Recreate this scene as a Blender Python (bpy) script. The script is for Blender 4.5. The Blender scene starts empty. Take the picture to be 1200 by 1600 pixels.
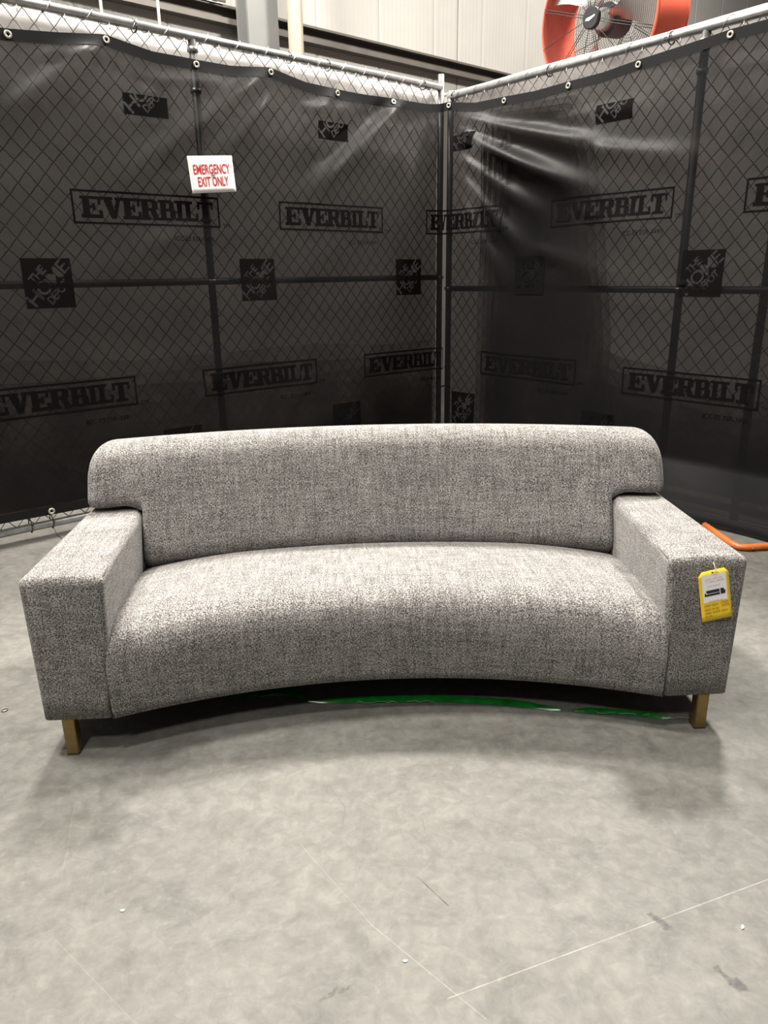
import bpy, bmesh, math, random
import numpy as np
from mathutils import Vector, Matrix

random.seed(7)
rng = np.random.default_rng(7)
scene = bpy.context.scene
COL = scene.collection

# ------------------------------------------------------------------ camera
CAM_H = 1.35
PITCH, ROLL, FPX = math.radians(17.9), math.radians(-0.85), 1145.0
cam_data = bpy.data.cameras.new('camera')
cam_data.sensor_fit = 'VERTICAL'
cam_data.sensor_height = 36.0
cam_data.lens = FPX / 1600.0 * 36.0
cam_data.clip_start = 0.05
cam = bpy.data.objects.new('camera', cam_data)
COL.objects.link(cam)
fw = Vector((0, math.cos(PITCH), -math.sin(PITCH)))
r0 = Vector((1, 0, 0))
u0 = r0.cross(fw)
rr = r0 * math.cos(ROLL) + u0 * math.sin(ROLL)
uu = u0 * math.cos(ROLL) - r0 * math.sin(ROLL)
M = Matrix((rr, uu, -fw)).transposed().to_4x4()
M.translation = Vector((0, 0, CAM_H))
cam.matrix_world = M
scene.camera = cam

# ------------------------------------------------------------------ world, lights, exposure
world = bpy.data.worlds.new('world')
scene.world = world
world.use_nodes = True
bg = world.node_tree.nodes['Background']
bg.inputs[0].default_value = (1.0, 0.965, 0.92, 1)
bg.inputs[1].default_value = 0.062

def high_bay(name, loc, power, sx=0.9, sy=0.9, color=(1.0, 0.955, 0.88), aim=None):
    d = bpy.data.lights.new(name, 'AREA')
    d.shape = 'RECTANGLE'
    d.size, d.size_y = sx, sy
    d.energy = power
    d.color = color
    o = bpy.data.objects.new(name, d)
    o.location = loc
    if aim is not None:
        o.rotation_euler = (Vector(aim) - Vector(loc)).to_track_quat('-Z', 'Y').to_euler()
    COL.objects.link(o)
    return o

high_bay('high_bay_light_1', (-1.5, 5.35, 5.7), 370, 0.6, 0.6)
high_bay('high_bay_light_2', (2.4, 5.45, 5.7), 480, 0.6, 0.6)
high_bay('high_bay_light_3', (-2.5, 2.3, 7.0), 375, 0.7, 0.7)
high_bay('high_bay_light_4', (-1.0, 0.3, 7.2), 170, 0.7, 0.7)
high_bay('high_bay_light_5', (-1.0, -3.2, 7.2), 190)
high_bay('high_bay_light_6', (4.0, 9.0, 7.0), 280)

scene.view_settings.view_transform = 'Standard'
scene.view_settings.look = 'None'
scene.view_settings.gamma = 1.0
scene.view_settings.use_curve_mapping = False
scene.view_settings.exposure = 0.9

# ------------------------------------------------------------------ helpers
def tag(o, label=None, cat=None, group=None, kind=None):
    if label: o['label'] = label
    if cat: o['category'] = cat
    if group: o['group'] = group
    if kind: o['kind'] = kind
    return o

def empty(name, loc=(0, 0, 0), rz=0.0):
    o = bpy.data.objects.new(name, None)
    o.empty_display_size = 0.1
    o.location = loc
    o.rotation_euler = (0, 0, rz)
    COL.objects.link(o)
    return o

def link(name, me, mat=None, parent=None, smooth=False):
    o = bpy.data.objects.new(name, me)
    if mat: me.materials.append(mat)
    if smooth:
        for p in me.polygons: p.use_smooth = True
    if parent is not None: o.parent = parent
    COL.objects.link(o)
    return o

def from_data(name, verts, faces, mat=None, parent=None, smooth=False):
    me = bpy.data.meshes.new(name)
    me.from_pydata([tuple(map(float, v)) for v in verts], [], [tuple(map(int, f)) for f in faces])
    me.validate()
    me.update()
    return link(name, me, mat, parent, smooth)

def from_bm(name, bm, mat=None, parent=None, smooth=False):
    me = bpy.data.meshes.new(name)
    bm.normal_update()
    bm.to_mesh(me)
    bm.free()
    return link(name, me, mat, parent, smooth)

def add_box(bm, cx, cy, cz, sx, sy, sz, mat=None):
    g = bmesh.ops.create_cube(bm, size=1.0)
    for v in g['verts']:
        v.co = Vector((cx + v.co.x * sx, cy + v.co.y * sy, cz + v.co.z * sz))
        if mat is not None: v.co = mat @ v.co
    return g['verts']

def tube_data(pts, rad, seg=8, closed=False, caps=True):
    """verts, faces of a tube along a polyline (parallel transport frames)."""
    P = [Vector(p) for p in pts]
    n = len(P)
    T = []
    for i in range(n):
        if closed:
            t = P[(i + 1) % n] - P[(i - 1) % n]
        else:
            t = P[min(i + 1, n - 1)] - P[max(i - 1, 0)]
        T.append(t.normalized() if t.length > 1e-9 else Vector((0, 0, 1)))
    up = Vector((0, 0, 1)) if abs(T[0].z) < 0.9 else Vector((1, 0, 0))
    N = (up - T[0] * up.dot(T[0])).normalized()
    verts, faces = [], []
    for i in range(n):
        N = (N - T[i] * N.dot(T[i]))
        N = N.normalized() if N.length > 1e-9 else Vector((1, 0, 0))
        B = T[i].cross(N)
        r = rad[i] if hasattr(rad, '__len__') else rad
        for k in range(seg):
            a = 2 * math.pi * k / seg
            verts.append(P[i] + (N * math.cos(a) + B * math.sin(a)) * r)
    m = n if closed else n - 1
    for i in range(m):
        j = (i + 1) % n
        for k in range(seg):
            l = (k + 1) % seg
            faces.append((i * seg + k, i * seg + l, j * seg + l, j * seg + k))
    if caps and not closed:
        faces.append(tuple(range(seg - 1, -1, -1)))
        faces.append(tuple((n - 1) * seg + k for k in range(seg)))
    return verts, faces

def tube(name, pts, rad, mat, parent=None, seg=10, closed=False):
    v, f = tube_data(pts, rad, seg, closed)
    o = from_data(name, v, f, mat, parent, True)
    return o

class Acc:
    def __init__(s): s.v, s.f = [], []
    def add(s, v, f):
        b = len(s.v)
        s.v += list(v)
        s.f += [tuple(i + b for i in q) for q in f]
    def tube(s, pts, rad, seg=6, closed=False):
        s.add(*tube_data(pts, rad, seg, closed))

# ------------------------------------------------------------------ materials
def new_mat(name):
    m = bpy.data.materials.new(name)
    m.use_nodes = True
    nt = m.node_tree
    b = nt.nodes['Principled BSDF']
    return m, nt, b

def N(nt, typ, **kw):
    n = nt.nodes.new(typ)
    for k, v in kw.items(): setattr(n, k, v)
    return n

def L(nt, a, b): nt.links.new(a, b)

def simple(name, col, rough=0.5, metal=0.0, spec=0.5, noise=0.0, nscale=20.0, bump=0.0):
    m, nt, b = new_mat(name)
    b.inputs['Base Color'].default_value = (*col, 1)
    b.inputs['Roughness'].default_value = rough
    b.inputs['Metallic'].default_value = metal
    b.inputs['Specular IOR Level'].default_value = spec
    tc = N(nt, 'ShaderNodeTexCoord')
    nz = N(nt, 'ShaderNodeTexNoise')
    nz.inputs['Scale'].default_value = nscale
    nz.inputs['Detail'].default_value = 4
    L(nt, tc.outputs['Object'], nz.inputs['Vector'])
    if noise > 0:
        cr = N(nt, 'ShaderNodeValToRGB')
        cr.color_ramp.elements[0].position = 0.3
        cr.color_ramp.elements[1].position = 0.7
        cr.color_ramp.elements[0].color = (*[c * (1 - noise) for c in col], 1)
        cr.color_ramp.elements[1].color = (*[min(1, c * (1 + noise)) for c in col], 1)
        L(nt, nz.outputs['Fac'], cr.inputs['Fac'])
        L(nt, cr.outputs['Color'], b.inputs['Base Color'])
    if bump > 0:
        bp = N(nt, 'ShaderNodeBump')
        bp.inputs['Strength'].default_value = bump
        bp.inputs['Distance'].default_value = 0.01
        L(nt, nz.outputs['Fac'], bp.inputs['Height'])
        L(nt, bp.outputs['Normal'], b.inputs['Normal'])
    return m

def concrete_mat():
    m, nt, b = new_mat('polished_concrete')
    tc = N(nt, 'ShaderNodeTexCoord')
    pos = tc.outputs['Object']
    def noise(scale, detail=5, rough=0.6, vec=None, dist=0.0):
        n = N(nt, 'ShaderNodeTexNoise')
        n.inputs['Scale'].default_value = scale
        n.inputs['Detail'].default_value = detail
        n.inputs['Roughness'].default_value = rough
        n.inputs['Distortion'].default_value = dist
        L(nt, vec or pos, n.inputs['Vector'])
        return n
    def ramp(fac, stops):
        r = N(nt, 'ShaderNodeValToRGB')
        e = r.color_ramp.elements
        e[0].position, e[0].color = stops[0][0], (*stops[0][1], 1)
        e[1].position, e[1].color = stops[-1][0], (*stops[-1][1], 1)
        for p, c in stops[1:-1]:
            k = e.new(p); k.color = (*c, 1)
        L(nt, fac, r.inputs['Fac'])
        return r.outputs['Color']
    def mix(a, c, fac, typ='MIX'):
        x = N(nt, 'ShaderNodeMix', data_type='RGBA', blend_type=typ)
        if isinstance(fac, float): x.inputs[0].default_value = fac
        else: L(nt, fac, x.inputs[0])
        if isinstance(a, tuple): x.inputs[6].default_value = (*a, 1)
        else: L(nt, a, x.inputs[6])
        if isinstance(c, tuple): x.inputs[7].default_value = (*c, 1)
        else: L(nt, c, x.inputs[7])
        return x.outputs[2]
    big = ramp(noise(1.1, 6, 0.62, dist=0.4).outputs['Fac'], [(0.3, (0.1037, 0.1004, 0.0921)), (0.55, (0.1286, 0.1245, 0.1129)), (0.75, (0.1386, 0.1345, 0.1228))])
    med = ramp(noise(7.0, 7, 0.7, dist=0.8).outputs['Fac'], [(0.32, (0.80, 0.80, 0.80)), (0.5, (1, 1, 1)), (0.72, (1.13, 1.13, 1.12))])
    col = mix(big, med, 1.0, 'MULTIPLY')
    spk = ramp(noise(48.0, 3, 0.5).outputs['Fac'], [(0.58, (0, 0, 0)), (0.72, (1, 1, 1))])
    col = mix(col, (0.1610, 0.1552, 0.1428), spk_f(nt, spk, 0.40))
    dk = ramp(noise(16.0, 2, 0.5).outputs['Fac'], [(0.715, (0, 0, 0)), (0.76, (1, 1, 1))])
    col = mix(col, (0.0697, 0.0656, 0.0581), spk_f(nt, dk, 0.35))
    # soft oblique drifts
    mp = N(nt, 'ShaderNodeMapping')
    mp.inputs['Rotation'].default_value = (0, 0, -0.5)
    mp.inputs['Scale'].default_value = (3.0, 9.0, 1.0)
    L(nt, pos, mp.inputs['Vector'])
    st = ramp(noise(1.0, 6, 0.65, mp.outputs['Vector'], 0.6).outputs['Fac'], [(0.32, (0.90, 0.895, 0.89)), (0.5, (1, 1, 1)), (0.7, (1.05, 1.05, 1.045))])
    col = mix(col, st, 1.0, 'MULTIPLY')
    bl = ramp(noise(26.0, 5, 0.65, dist=0.5).outputs['Fac'], [(0.36, (0.86, 0.86, 0.855)), (0.52, (1, 1, 1)), (0.64, (1.13, 1.13, 1.12))])
    col = mix(col, bl, 1.0, 'MULTIPLY')
    # scratches, chalk lines and stains: distance to a segment
    warp = noise(9.0, 3, 0.5)
    ws = N(nt, 'ShaderNodeVectorMath', operation='SUBTRACT')
    L(nt, warp.outputs['Color'], ws.inputs[0]); ws.inputs[1].default_value = (0.5, 0.5, 0.5)
    wm = N(nt, 'ShaderNodeVectorMath', operation='SCALE'); wm.inputs['Scale'].default_value = 0.02
    L(nt, ws.outputs[0], wm.inputs[0])
    wa = N(nt, 'ShaderNodeVectorMath', operation='ADD')
    L(nt, pos, wa.inputs[0]); L(nt, wm.outputs[0], wa.inputs[1])
    warp2 = noise(45.0, 3, 0.6)
    ws2 = N(nt, 'ShaderNodeVectorMath', operation='SUBTRACT')
    L(nt, warp2.outputs['Color'], ws2.inputs[0]); ws2.inputs[1].default_value = (0.5, 0.5, 0.5)
    wm2 = N(nt, 'ShaderNodeVectorMath', operation='SCALE'); wm2.inputs['Scale'].default_value = 0.035
    L(nt, ws2.outputs[0], wm2.inputs[0])
    wa2 = N(nt, 'ShaderNodeVectorMath', operation='ADD')
    L(nt, pos, wa2.inputs[0]); L(nt, wm2.outputs[0], wa2.inputs[1])
    pr_ = N(nt, 'ShaderNodeMapRange')
    pr_.inputs['From Min'].default_value = 0.35; pr_.inputs['From Max'].default_value = 0.6
    pr_.inputs['To Min'].default_value = 0.35; pr_.inputs['To Max'].default_value = 1.1
    L(nt, noise(25.0, 4, 0.7).outputs['Fac'], pr_.inputs['Value'])
    patch = pr_.outputs[0]
    def segment(p0, p1, w, colr, strength, warped=1):
        src = {0: pos, 1: wa.outputs[0], 2: wa2.outputs[0]}[warped]
        ax, ay = p0; bx, by = p1
        dx, dy = bx - ax, by - ay
        q = dx * dx + dy * dy + 1e-9
        s = N(nt, 'ShaderNodeVectorMath', operation='SUBTRACT')
        L(nt, src, s.inputs[0]); s.inputs[1].default_value = (ax, ay, 0)
        d = N(nt, 'ShaderNodeVectorMath', operation='DOT_PRODUCT')
        L(nt, s.outputs[0], d.inputs[0]); d.inputs[1].default_value = (dx / q, dy / q, 0)
        c = N(nt, 'ShaderNodeClamp'); L(nt, d.outputs['Value'], c.inputs['Value'])
        k = N(nt, 'ShaderNodeVectorMath', operation='SCALE')
        k.inputs[0].default_value = (dx, dy, 0); L(nt, c.outputs[0], k.inputs['Scale'])
        e = N(nt, 'ShaderNodeVectorMath', operation='SUBTRACT')
        L(nt, s.outputs[0], e.inputs[0]); L(nt, k.outputs[0], e.inputs[1])
        fl = N(nt, 'ShaderNodeVectorMath', operation='MULTIPLY')
        L(nt, e.outputs[0], fl.inputs[0]); fl.inputs[1].default_value = (1, 1, 0)
        ln = N(nt, 'ShaderNodeVectorMath', operation='LENGTH'); L(nt, fl.outputs[0], ln.inputs[0])
        mr = N(nt, 'ShaderNodeMapRange')
        mr.inputs['From Min'].default_value = w * 1.4; mr.inputs['From Max'].default_value = w * 0.5
        mr.inputs['To Min'].default_value = 0.0; mr.inputs['To Max'].default_value = strength
        L(nt, ln.outputs['Value'], mr.inputs['Value'])
        pm = N(nt, 'ShaderNodeMath', operation='MULTIPLY')
        L(nt, mr.outputs[0], pm.inputs[0]); L(nt, patch, pm.inputs[1])
        return mix_out(pm.outputs[0], colr)
    state = {'c': col}
    def mix_out(fac, colr):
        state['c'] = mix(state['c'], colr, fac)
    for args in FLOOR_MARKS: segment(*args)
    L(nt, state['c'], b.inputs['Base Color'])
    rr_ = N(nt, 'ShaderNodeMapRange')
    rr_.inputs['To Min'].default_value = 0.42; rr_.inputs['To Max'].default_value = 0.62
    L(nt, noise(5.0, 5, 0.6).outputs['Fac'], rr_.inputs['Value'])
    L(nt, rr_.outputs[0], b.inputs['Roughness'])
    b.inputs['Specular IOR Level'].default_value = 0.22
    bp = N(nt, 'ShaderNodeBump'); bp.inputs['Strength'].default_value = 0.08; bp.inputs['Distance'].default_value = 0.004
    L(nt, noise(30.0, 4, 0.6).outputs['Fac'], bp.inputs['Height'])
    L(nt, bp.outputs['Normal'], b.inputs['Normal'])
    return m

def spk_f(nt, colsock, k):
    x = N(nt, 'ShaderNodeMath', operation='MULTIPLY')
    x.inputs[1].default_value = k
    L(nt, colsock, x.inputs[0])
    return x.outputs[0]

WHT, DRK, BRN = (0.29, 0.28, 0.26), (0.03, 0.03, 0.03), (0.09, 0.083, 0.074)
FLOOR_MARKS = [
    ((0.98, 1.392), (0.111, 1.073), 0.0012, WHT, 0.62, 0),
    ((-0.22, 1.487), (-0.041, 1.247), 0.0010, WHT, 0.24, 0),
    ((-0.041, 1.247), (0.18, 1.03), 0.0011, WHT, 0.38, 0),
    ((0.066, 1.379), (0.131, 1.295), 0.0016, DRK, 0.8, 0),
    ((0.575, 1.262), (0.600, 1.232), 0.007, DRK, 0.75, 2),
    ((0.665, 1.125), (0.695, 1.085), 0.008, DRK, 0.75, 2),
    ((0.872, 1.500), (0.874, 1.492), 0.012, BRN, 0.6, 2),
    ((0.600, 1.497), (0.615, 1.490), 0.012, BRN, 0.45, 2),
    ((0.30, 1.60), (0.34, 1.597), 0.010, BRN, 0.4, 2),
    ((0.088, 1.571), (0.092, 1.53), 0.0016, BRN, 0.6, 0),
    ((-0.16, 1.70), (-0.115, 1.62), 0.0016, BRN, 0.7, 0),
    ((-0.115, 1.62), (-0.12, 1.53), 0.0016, BRN, 0.7, 0),
    ((0.25, 1.575), (0.48, 1.42), 0.0018, BRN, 0.45, 1),
    ((0.48, 1.42), (0.70, 1.29), 0.0020, BRN, 0.5, 1),
    ((0.70, 1.25), (0.86, 1.21), 0.0020, BRN, 0.4, 1),
    ((-0.55, 1.42), (-0.42, 1.50), 0.0022, BRN, 0.35, 1),
    ((-0.40, 1.47), (-0.34, 1.52), 0.0016, BRN, 0.35, 1),
    ((-0.62, 1.72), (-0.18, 1.91), 0.0018, BRN, 0.45, 0),
    ((-0.48, 1.66), (-0.10, 1.86), 0.0014, BRN, 0.4, 0),
    ((-0.10, 1.73), (0.12, 1.80), 0.0018, BRN, 0.35, 1),
    ((-0.135, 1.075), (-0.105, 1.098), 0.0035, DRK, 0.5, 2),
    ((-0.10, 1.085), (-0.07, 1.105), 0.003, DRK, 0.45, 2),
    ((-0.16, 1.06), (0.02, 1.20), 0.0014, BRN, 0.35, 0),
    ((-0.72, 1.22), (-0.40, 0.96), 0.0010, WHT, 0.16, 0),
    ((-0.35, 1.61), (-0.348, 1.605), 0.011, BRN, 0.4, 2),
    ((-0.31, 1.50), (-0.306, 1.497), 0.014, BRN, 0.35, 2),
    ((0.75, 1.10), (0.82, 1.00), 0.0014, WHT, 0.2, 0),
    ((0.90, 1.52), (0.98, 1.38), 0.0013, WHT, 0.2, 0),
    ((0.62, 1.55), (0.75, 1.60), 0.0018, BRN, 0.35, 1),
    ((0.52, 1.86), (0.62, 1.73), 0.0012, BRN, 0.4, 0),
    ((-0.85, 1.66), (-0.78, 1.40), 0.0010, WHT, 0.16, 1),
    ((-1.5, 2.26), (-1.05, 1.92), 0.0016, BRN, 0.35, 1),
    ((0.80, 1.93), (0.90, 1.90), 0.010, BRN, 0.35, 2),
    ((0.92, 1.60), (1.02, 1.62), 0.012, BRN, 0.3, 2),
]

def fabric_mat():
    m, nt, b = new_mat('tweed_fabric')
    uv = N(nt, 'ShaderNodeUVMap')
    def noise(sx, sy, detail=2, rough=0.5):
        mp = N(nt, 'ShaderNodeMapping'); mp.inputs['Scale'].default_value = (sx, sy, 1)
        L(nt, uv.outputs['UV'], mp.inputs['Vector'])
        n = N(nt, 'ShaderNodeTexNoise', noise_dimensions='2D')
        n.inputs['Scale'].default_value = 1.0; n.inputs['Detail'].default_value = detail; n.inputs['Roughness'].default_value = rough
        L(nt, mp.outputs['Vector'], n.inputs['Vector'])
        return n.outputs['Fac']
    def math2(op, a, c):
        x = N(nt, 'ShaderNodeMath', operation=op)
        for i, s in enumerate((a, c)):
            if isinstance(s, (int, float)): x.inputs[i].default_value = s
            else: L(nt, s, x.inputs[i])
        return x.outputs[0]
    h = noise(140, 380); v = noise(390, 150); f = noise(290, 290, 2, 0.6); sl = noise(14, 70, 2); sv = noise(75, 9, 2); lg = noise(5, 9, 4, 0.6)
    tot = math2('ADD', math2('MULTIPLY', h, 0.30), math2('MULTIPLY', v, 0.30))
    tot = math2('ADD', tot, math2('MULTIPLY', f, 0.40))
    tot = math2('ADD', tot, math2('MULTIPLY', math2('SUBTRACT', sl, 0.5), 0.09))
    tot = math2('ADD', tot, math2('MULTIPLY', math2('SUBTRACT', sv, 0.5), 0.09))
    tot = math2('ADD', tot, math2('MULTIPLY', math2('SUBTRACT', lg, 0.5), 0.05))
    cr = N(nt, 'ShaderNodeValToRGB')
    e = cr.color_ramp.elements
    e[0].position, e[0].color = 0.405, (0.03062, 0.02754, 0.02702, 1)
    e[1].position, e[1].color = 0.615, (0.40832, 0.39046, 0.37259, 1)
    k = e.new(0.475); k.color = (0.11229, 0.10463, 0.10058, 1)
    k = e.new(0.535); k.color = (0.22968, 0.21692, 0.20671, 1)
    L(nt, tot, cr.inputs['Fac'])
    L(nt, cr.outputs['Color'], b.inputs['Base Color'])
    b.inputs['Roughness'].default_value = 0.9
    b.inputs['Specular IOR Level'].default_value = 0.15
    b.inputs['Sheen Weight'].default_value = 0.15
    bp = N(nt, 'ShaderNodeBump'); bp.inputs['Strength'].default_value = 0.5; bp.inputs['Distance'].default_value = 0.002
    L(nt, tot, bp.inputs['Height']); L(nt, bp.outputs['Normal'], b.inputs['Normal'])
    return m

def mesh_cloth_mat(name, col, through, rough=0.55, spec=0.4):
    """woven mesh: partly see-through, partly dark shiny cloth."""
    m, nt, b = new_mat(name)
    b.inputs['Base Color'].default_value = (*col, 1)
    b.inputs['Roughness'].default_value = rough
    b.inputs['Specular IOR Level'].default_value = spec
    tc = N(nt, 'ShaderNodeTexCoord')
    nz = N(nt, 'ShaderNodeTexNoise'); nz.inputs['Scale'].default_value = 260; nz.inputs['Detail'].default_value = 2
    L(nt, tc.outputs['Object'], nz.inputs['Vector'])
    n2 = N(nt, 'ShaderNodeTexNoise'); n2.inputs['Scale'].default_value = 3.0; n2.inputs['Detail'].default_value = 5
    L(nt, tc.outputs['Object'], n2.inputs['Vector'])
    ad = N(nt, 'ShaderNodeMath', operation='ADD'); L(nt, nz.outputs['Fac'], ad.inputs[0]); L(nt, n2.outputs['Fac'], ad.inputs[1])
    mr = N(nt, 'ShaderNodeMapRange'); mr.inputs['From Min'].default_value = 0.6; mr.inputs['From Max'].default_value = 1.4
    mr.inputs['To Min'].default_value = through * 0.75; mr.inputs['To Max'].default_value = through * 1.25
    L(nt, ad.outputs[0], mr.inputs['Value'])
    tr = N(nt, 'ShaderNodeBsdfTransparent')
    tr.inputs[0].default_value = (1.0, 0.97, 0.95, 1)
    mx = N(nt, 'ShaderNodeMixShader')
    L(nt, mr.outputs[0], mx.inputs[0]); L(nt, b.outputs[0], mx.inputs[1]); L(nt, tr.outputs[0], mx.inputs[2])
    bp = N(nt, 'ShaderNodeBump'); bp.inputs['Strength'].default_value = 0.25; bp.inputs['Distance'].default_value = 0.003
    n3 = N(nt, 'ShaderNodeTexNoise'); n3.inputs['Scale'].default_value = 14.0; n3.inputs['Detail'].default_value = 6
    L(nt, tc.outputs['Object'], n3.inputs['Vector'])
    L(nt, n3.outputs['Fac'], bp.inputs['Height']); L(nt, bp.outputs['Normal'], b.inputs['Normal'])
    L(nt, mx.outputs[0], nt.nodes['Material Output'].inputs['Surface'])
    return m

def plastic_sheet_mat():
    m, nt, b = new_mat('white_poly_sheet')
    b.inputs['Base Color'].default_value = (0.60, 0.58, 0.575, 1)
    b.inputs['Roughness'].default_value = 0.28
    tl = N(nt, 'ShaderNodeBsdfTranslucent'); tl.inputs[0].default_value = (0.60, 0.58, 0.57, 1)
    mx = N(nt, 'ShaderNodeMixShader'); mx.inputs[0].default_value = 0.55
    L(nt, b.outputs[0], mx.inputs[1]); L(nt, tl.outputs[0], mx.inputs[2])
    tc = N(nt, 'ShaderNodeTexCoord')
    n3 = N(nt, 'ShaderNodeTexNoise'); n3.inputs['Scale'].default_value = 9.0; n3.inputs['Detail'].default_value = 5
    L(nt, tc.outputs['Object'], n3.inputs['Vector'])
    bp = N(nt, 'ShaderNodeBump'); bp.inputs['Strength'].default_value = 0.5; bp.inputs['Distance'].default_value = 0.02
    L(nt, n3.outputs['Fac'], bp.inputs['Height']); L(nt, bp.outputs['Normal'], b.inputs['Normal']); L(nt, bp.outputs['Normal'], tl.inputs['Normal'])
    L(nt, mx.outputs[0], nt.nodes['Material Output'].inputs['Surface'])
    return m

MAT = dict(
    concrete=concrete_mat(), fabric=fabric_mat(),
    brass=simple('brushed_brass', (0.2700, 0.1837, 0.0750), 0.38, 0.85, 0.5, 0.08, 60),
    pad=simple('dark_glide', (0.03, 0.028, 0.025), 0.6),
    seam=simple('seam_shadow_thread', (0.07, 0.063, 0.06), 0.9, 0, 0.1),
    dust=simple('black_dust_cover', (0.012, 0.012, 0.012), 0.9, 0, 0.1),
    galv=simple('galvanised_steel', (0.3596, 0.3596, 0.3565), 0.38, 0.75, 0.5, 0.22, 25, 0.05),
    galv_shaded=simple('shaded_galvanised_steel', (0.1000, 0.1000, 0.0985), 0.5, 0.6, 0.5, 0.2, 25, 0.05),  # galvanised steel darkened so posts and middle rail look like backlit silhouettes
    wire=simple('chain_link_wire', (0.1200, 0.1170, 0.1140), 0.5, 0.5, 0.5, 0.15, 40),
    tie=simple('aluminium_tie_wire', (0.4030, 0.3965, 0.3900), 0.4, 0.7),
    ziptie=simple('black_zip_tie', (0.012, 0.012, 0.012), 0.45),
    cloth=mesh_cloth_mat('black_mesh_cloth', (0.0058, 0.0056, 0.0059), 0.165, 0.46, 0.10),
    layer=mesh_cloth_mat('black_mesh_dimming_layer', (0.005, 0.005, 0.0055), 0.66, 0.5, 0.06),  # for the added plies that cut the light coming through the screen
    layer_thin=mesh_cloth_mat('black_mesh_thin_dimming_ply', (0.005, 0.005, 0.0055), 0.80, 0.5, 0.06),  # weaker ply, stacked to darken the lower left screen step by step
    hem=simple('black_webbing', (0.0066, 0.0066, 0.0072), 0.7, 0, 0.15, 0.2, 300),
    ink=simple('black_ink', (0.0035, 0.0034, 0.0035), 0.8, 0, 0.04, 0.2, 90),
    grommet=simple('pale_brass_grommet', (0.4680, 0.4355, 0.3575), 0.35, 0.6),
    sheet=plastic_sheet_mat(),
    sign=simple('white_sign_card', (0.86, 0.85, 0.83), 0.45, 0, 0.4),
    red=simple('red_ink', (0.50, 0.022, 0.035), 0.5),
    yellow=simple('yellow_tag_card', (0.90, 0.62, 0.035), 0.55, 0, 0.4, 0.04, 30),
    paper=simple('white_label_paper', (0.90, 0.88, 0.88), 0.5),
    pen=simple('brown_pen_ink', (0.45, 0.25, 0.02), 0.6),
    print_grey=simple('faint_grey_print', (0.55, 0.48, 0.50), 0.6),
    print_black=simple('black_print', (0.02, 0.018, 0.022), 0.5),
    string=simple('white_string', (0.6400, 0.6240, 0.5760), 0.8),
    green=simple('green_film', (0.0033, 0.1100, 0.0121), 0.30, 0, 0.6, 0.4, 25),
    clear=simple('frayed_clear_film', (0.2100, 0.2520, 0.2160), 0.3),
    orange=simple('orange_painted_steel', (0.4960, 0.1240, 0.0279), 0.42, 0, 0.5, 0.12, 18),
    fanred=simple('red_orange_powder_coat', (0.74, 0.125, 0.070), 0.38, 0, 0.5),
    black=simple('black_plastic', (0.013, 0.013, 0.016), 0.45),
    guard=simple('dark_guard_wire', (0.045, 0.043, 0.043), 0.45, 0.4),
    alum=simple('aluminium_blade', (0.4200, 0.4130, 0.3990), 0.36, 0.8),
    panel=simple('cream_wall_panel', (0.2678, 0.2567, 0.2388), 0.55, 0, 0.4, 0.03, 4),
    joint=simple('dark_joint', (0.05, 0.046, 0.042), 0.7),
    girt=simple('brown_steel_girt', (0.0595, 0.0511, 0.0434), 0.5, 0, 0.4, 0.15, 6),
    column=simple('grey_steel_column', (0.1020, 0.1020, 0.0978), 0.5, 0, 0.4, 0.05, 5),
    pipe=simple('cream_painted_pipe', (0.2218, 0.1949, 0.1512), 0.5, 0, 0.4, 0.05, 8),
    conduit=simple('pale_conduit', (0.2976, 0.2928, 0.2784), 0.4, 0.3),
    metal=simple('worn_steel', (0.2100, 0.1980, 0.1860), 0.45, 0.7, 0.5, 0.2, 60),
)

# ------------------------------------------------------------------ layout of the fence corner
CO = np.array([0.46, 5.74, 0.0])
A_, B_ = math.radians(40.3), math.radians(51.0)
dl = np.array([-math.cos(A_), -math.sin(A_), 0.0])      # from the corner along the left fence
dr = np.array([math.cos(B_), -math.sin(B_), 0.0])       # from the corner along the right fence
nl = np.array([math.sin(A_), -math.cos(A_), 0.0])       # left fence, towards the room
nr = np.array([-math.sin(B_), -math.cos(B_), 0.0])

def PL(s, off, z): return CO + dl * s + nl * off + np.array([0, 0, z])
def PR(s, off, z): return CO + dr * s + nr * off + np.array([0, 0, z])

# ------------------------------------------------------------------ the setting
me = bpy.data.meshes.new('floor')
me.from_pydata([(-14, -9, 0), (14, -9, 0), (14, 18, 0), (-14, 18, 0)], [], [(0, 1, 2, 3)])
floor = link('floor', me, MAT['concrete'])
floor['kind'] = 'structure'

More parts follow.
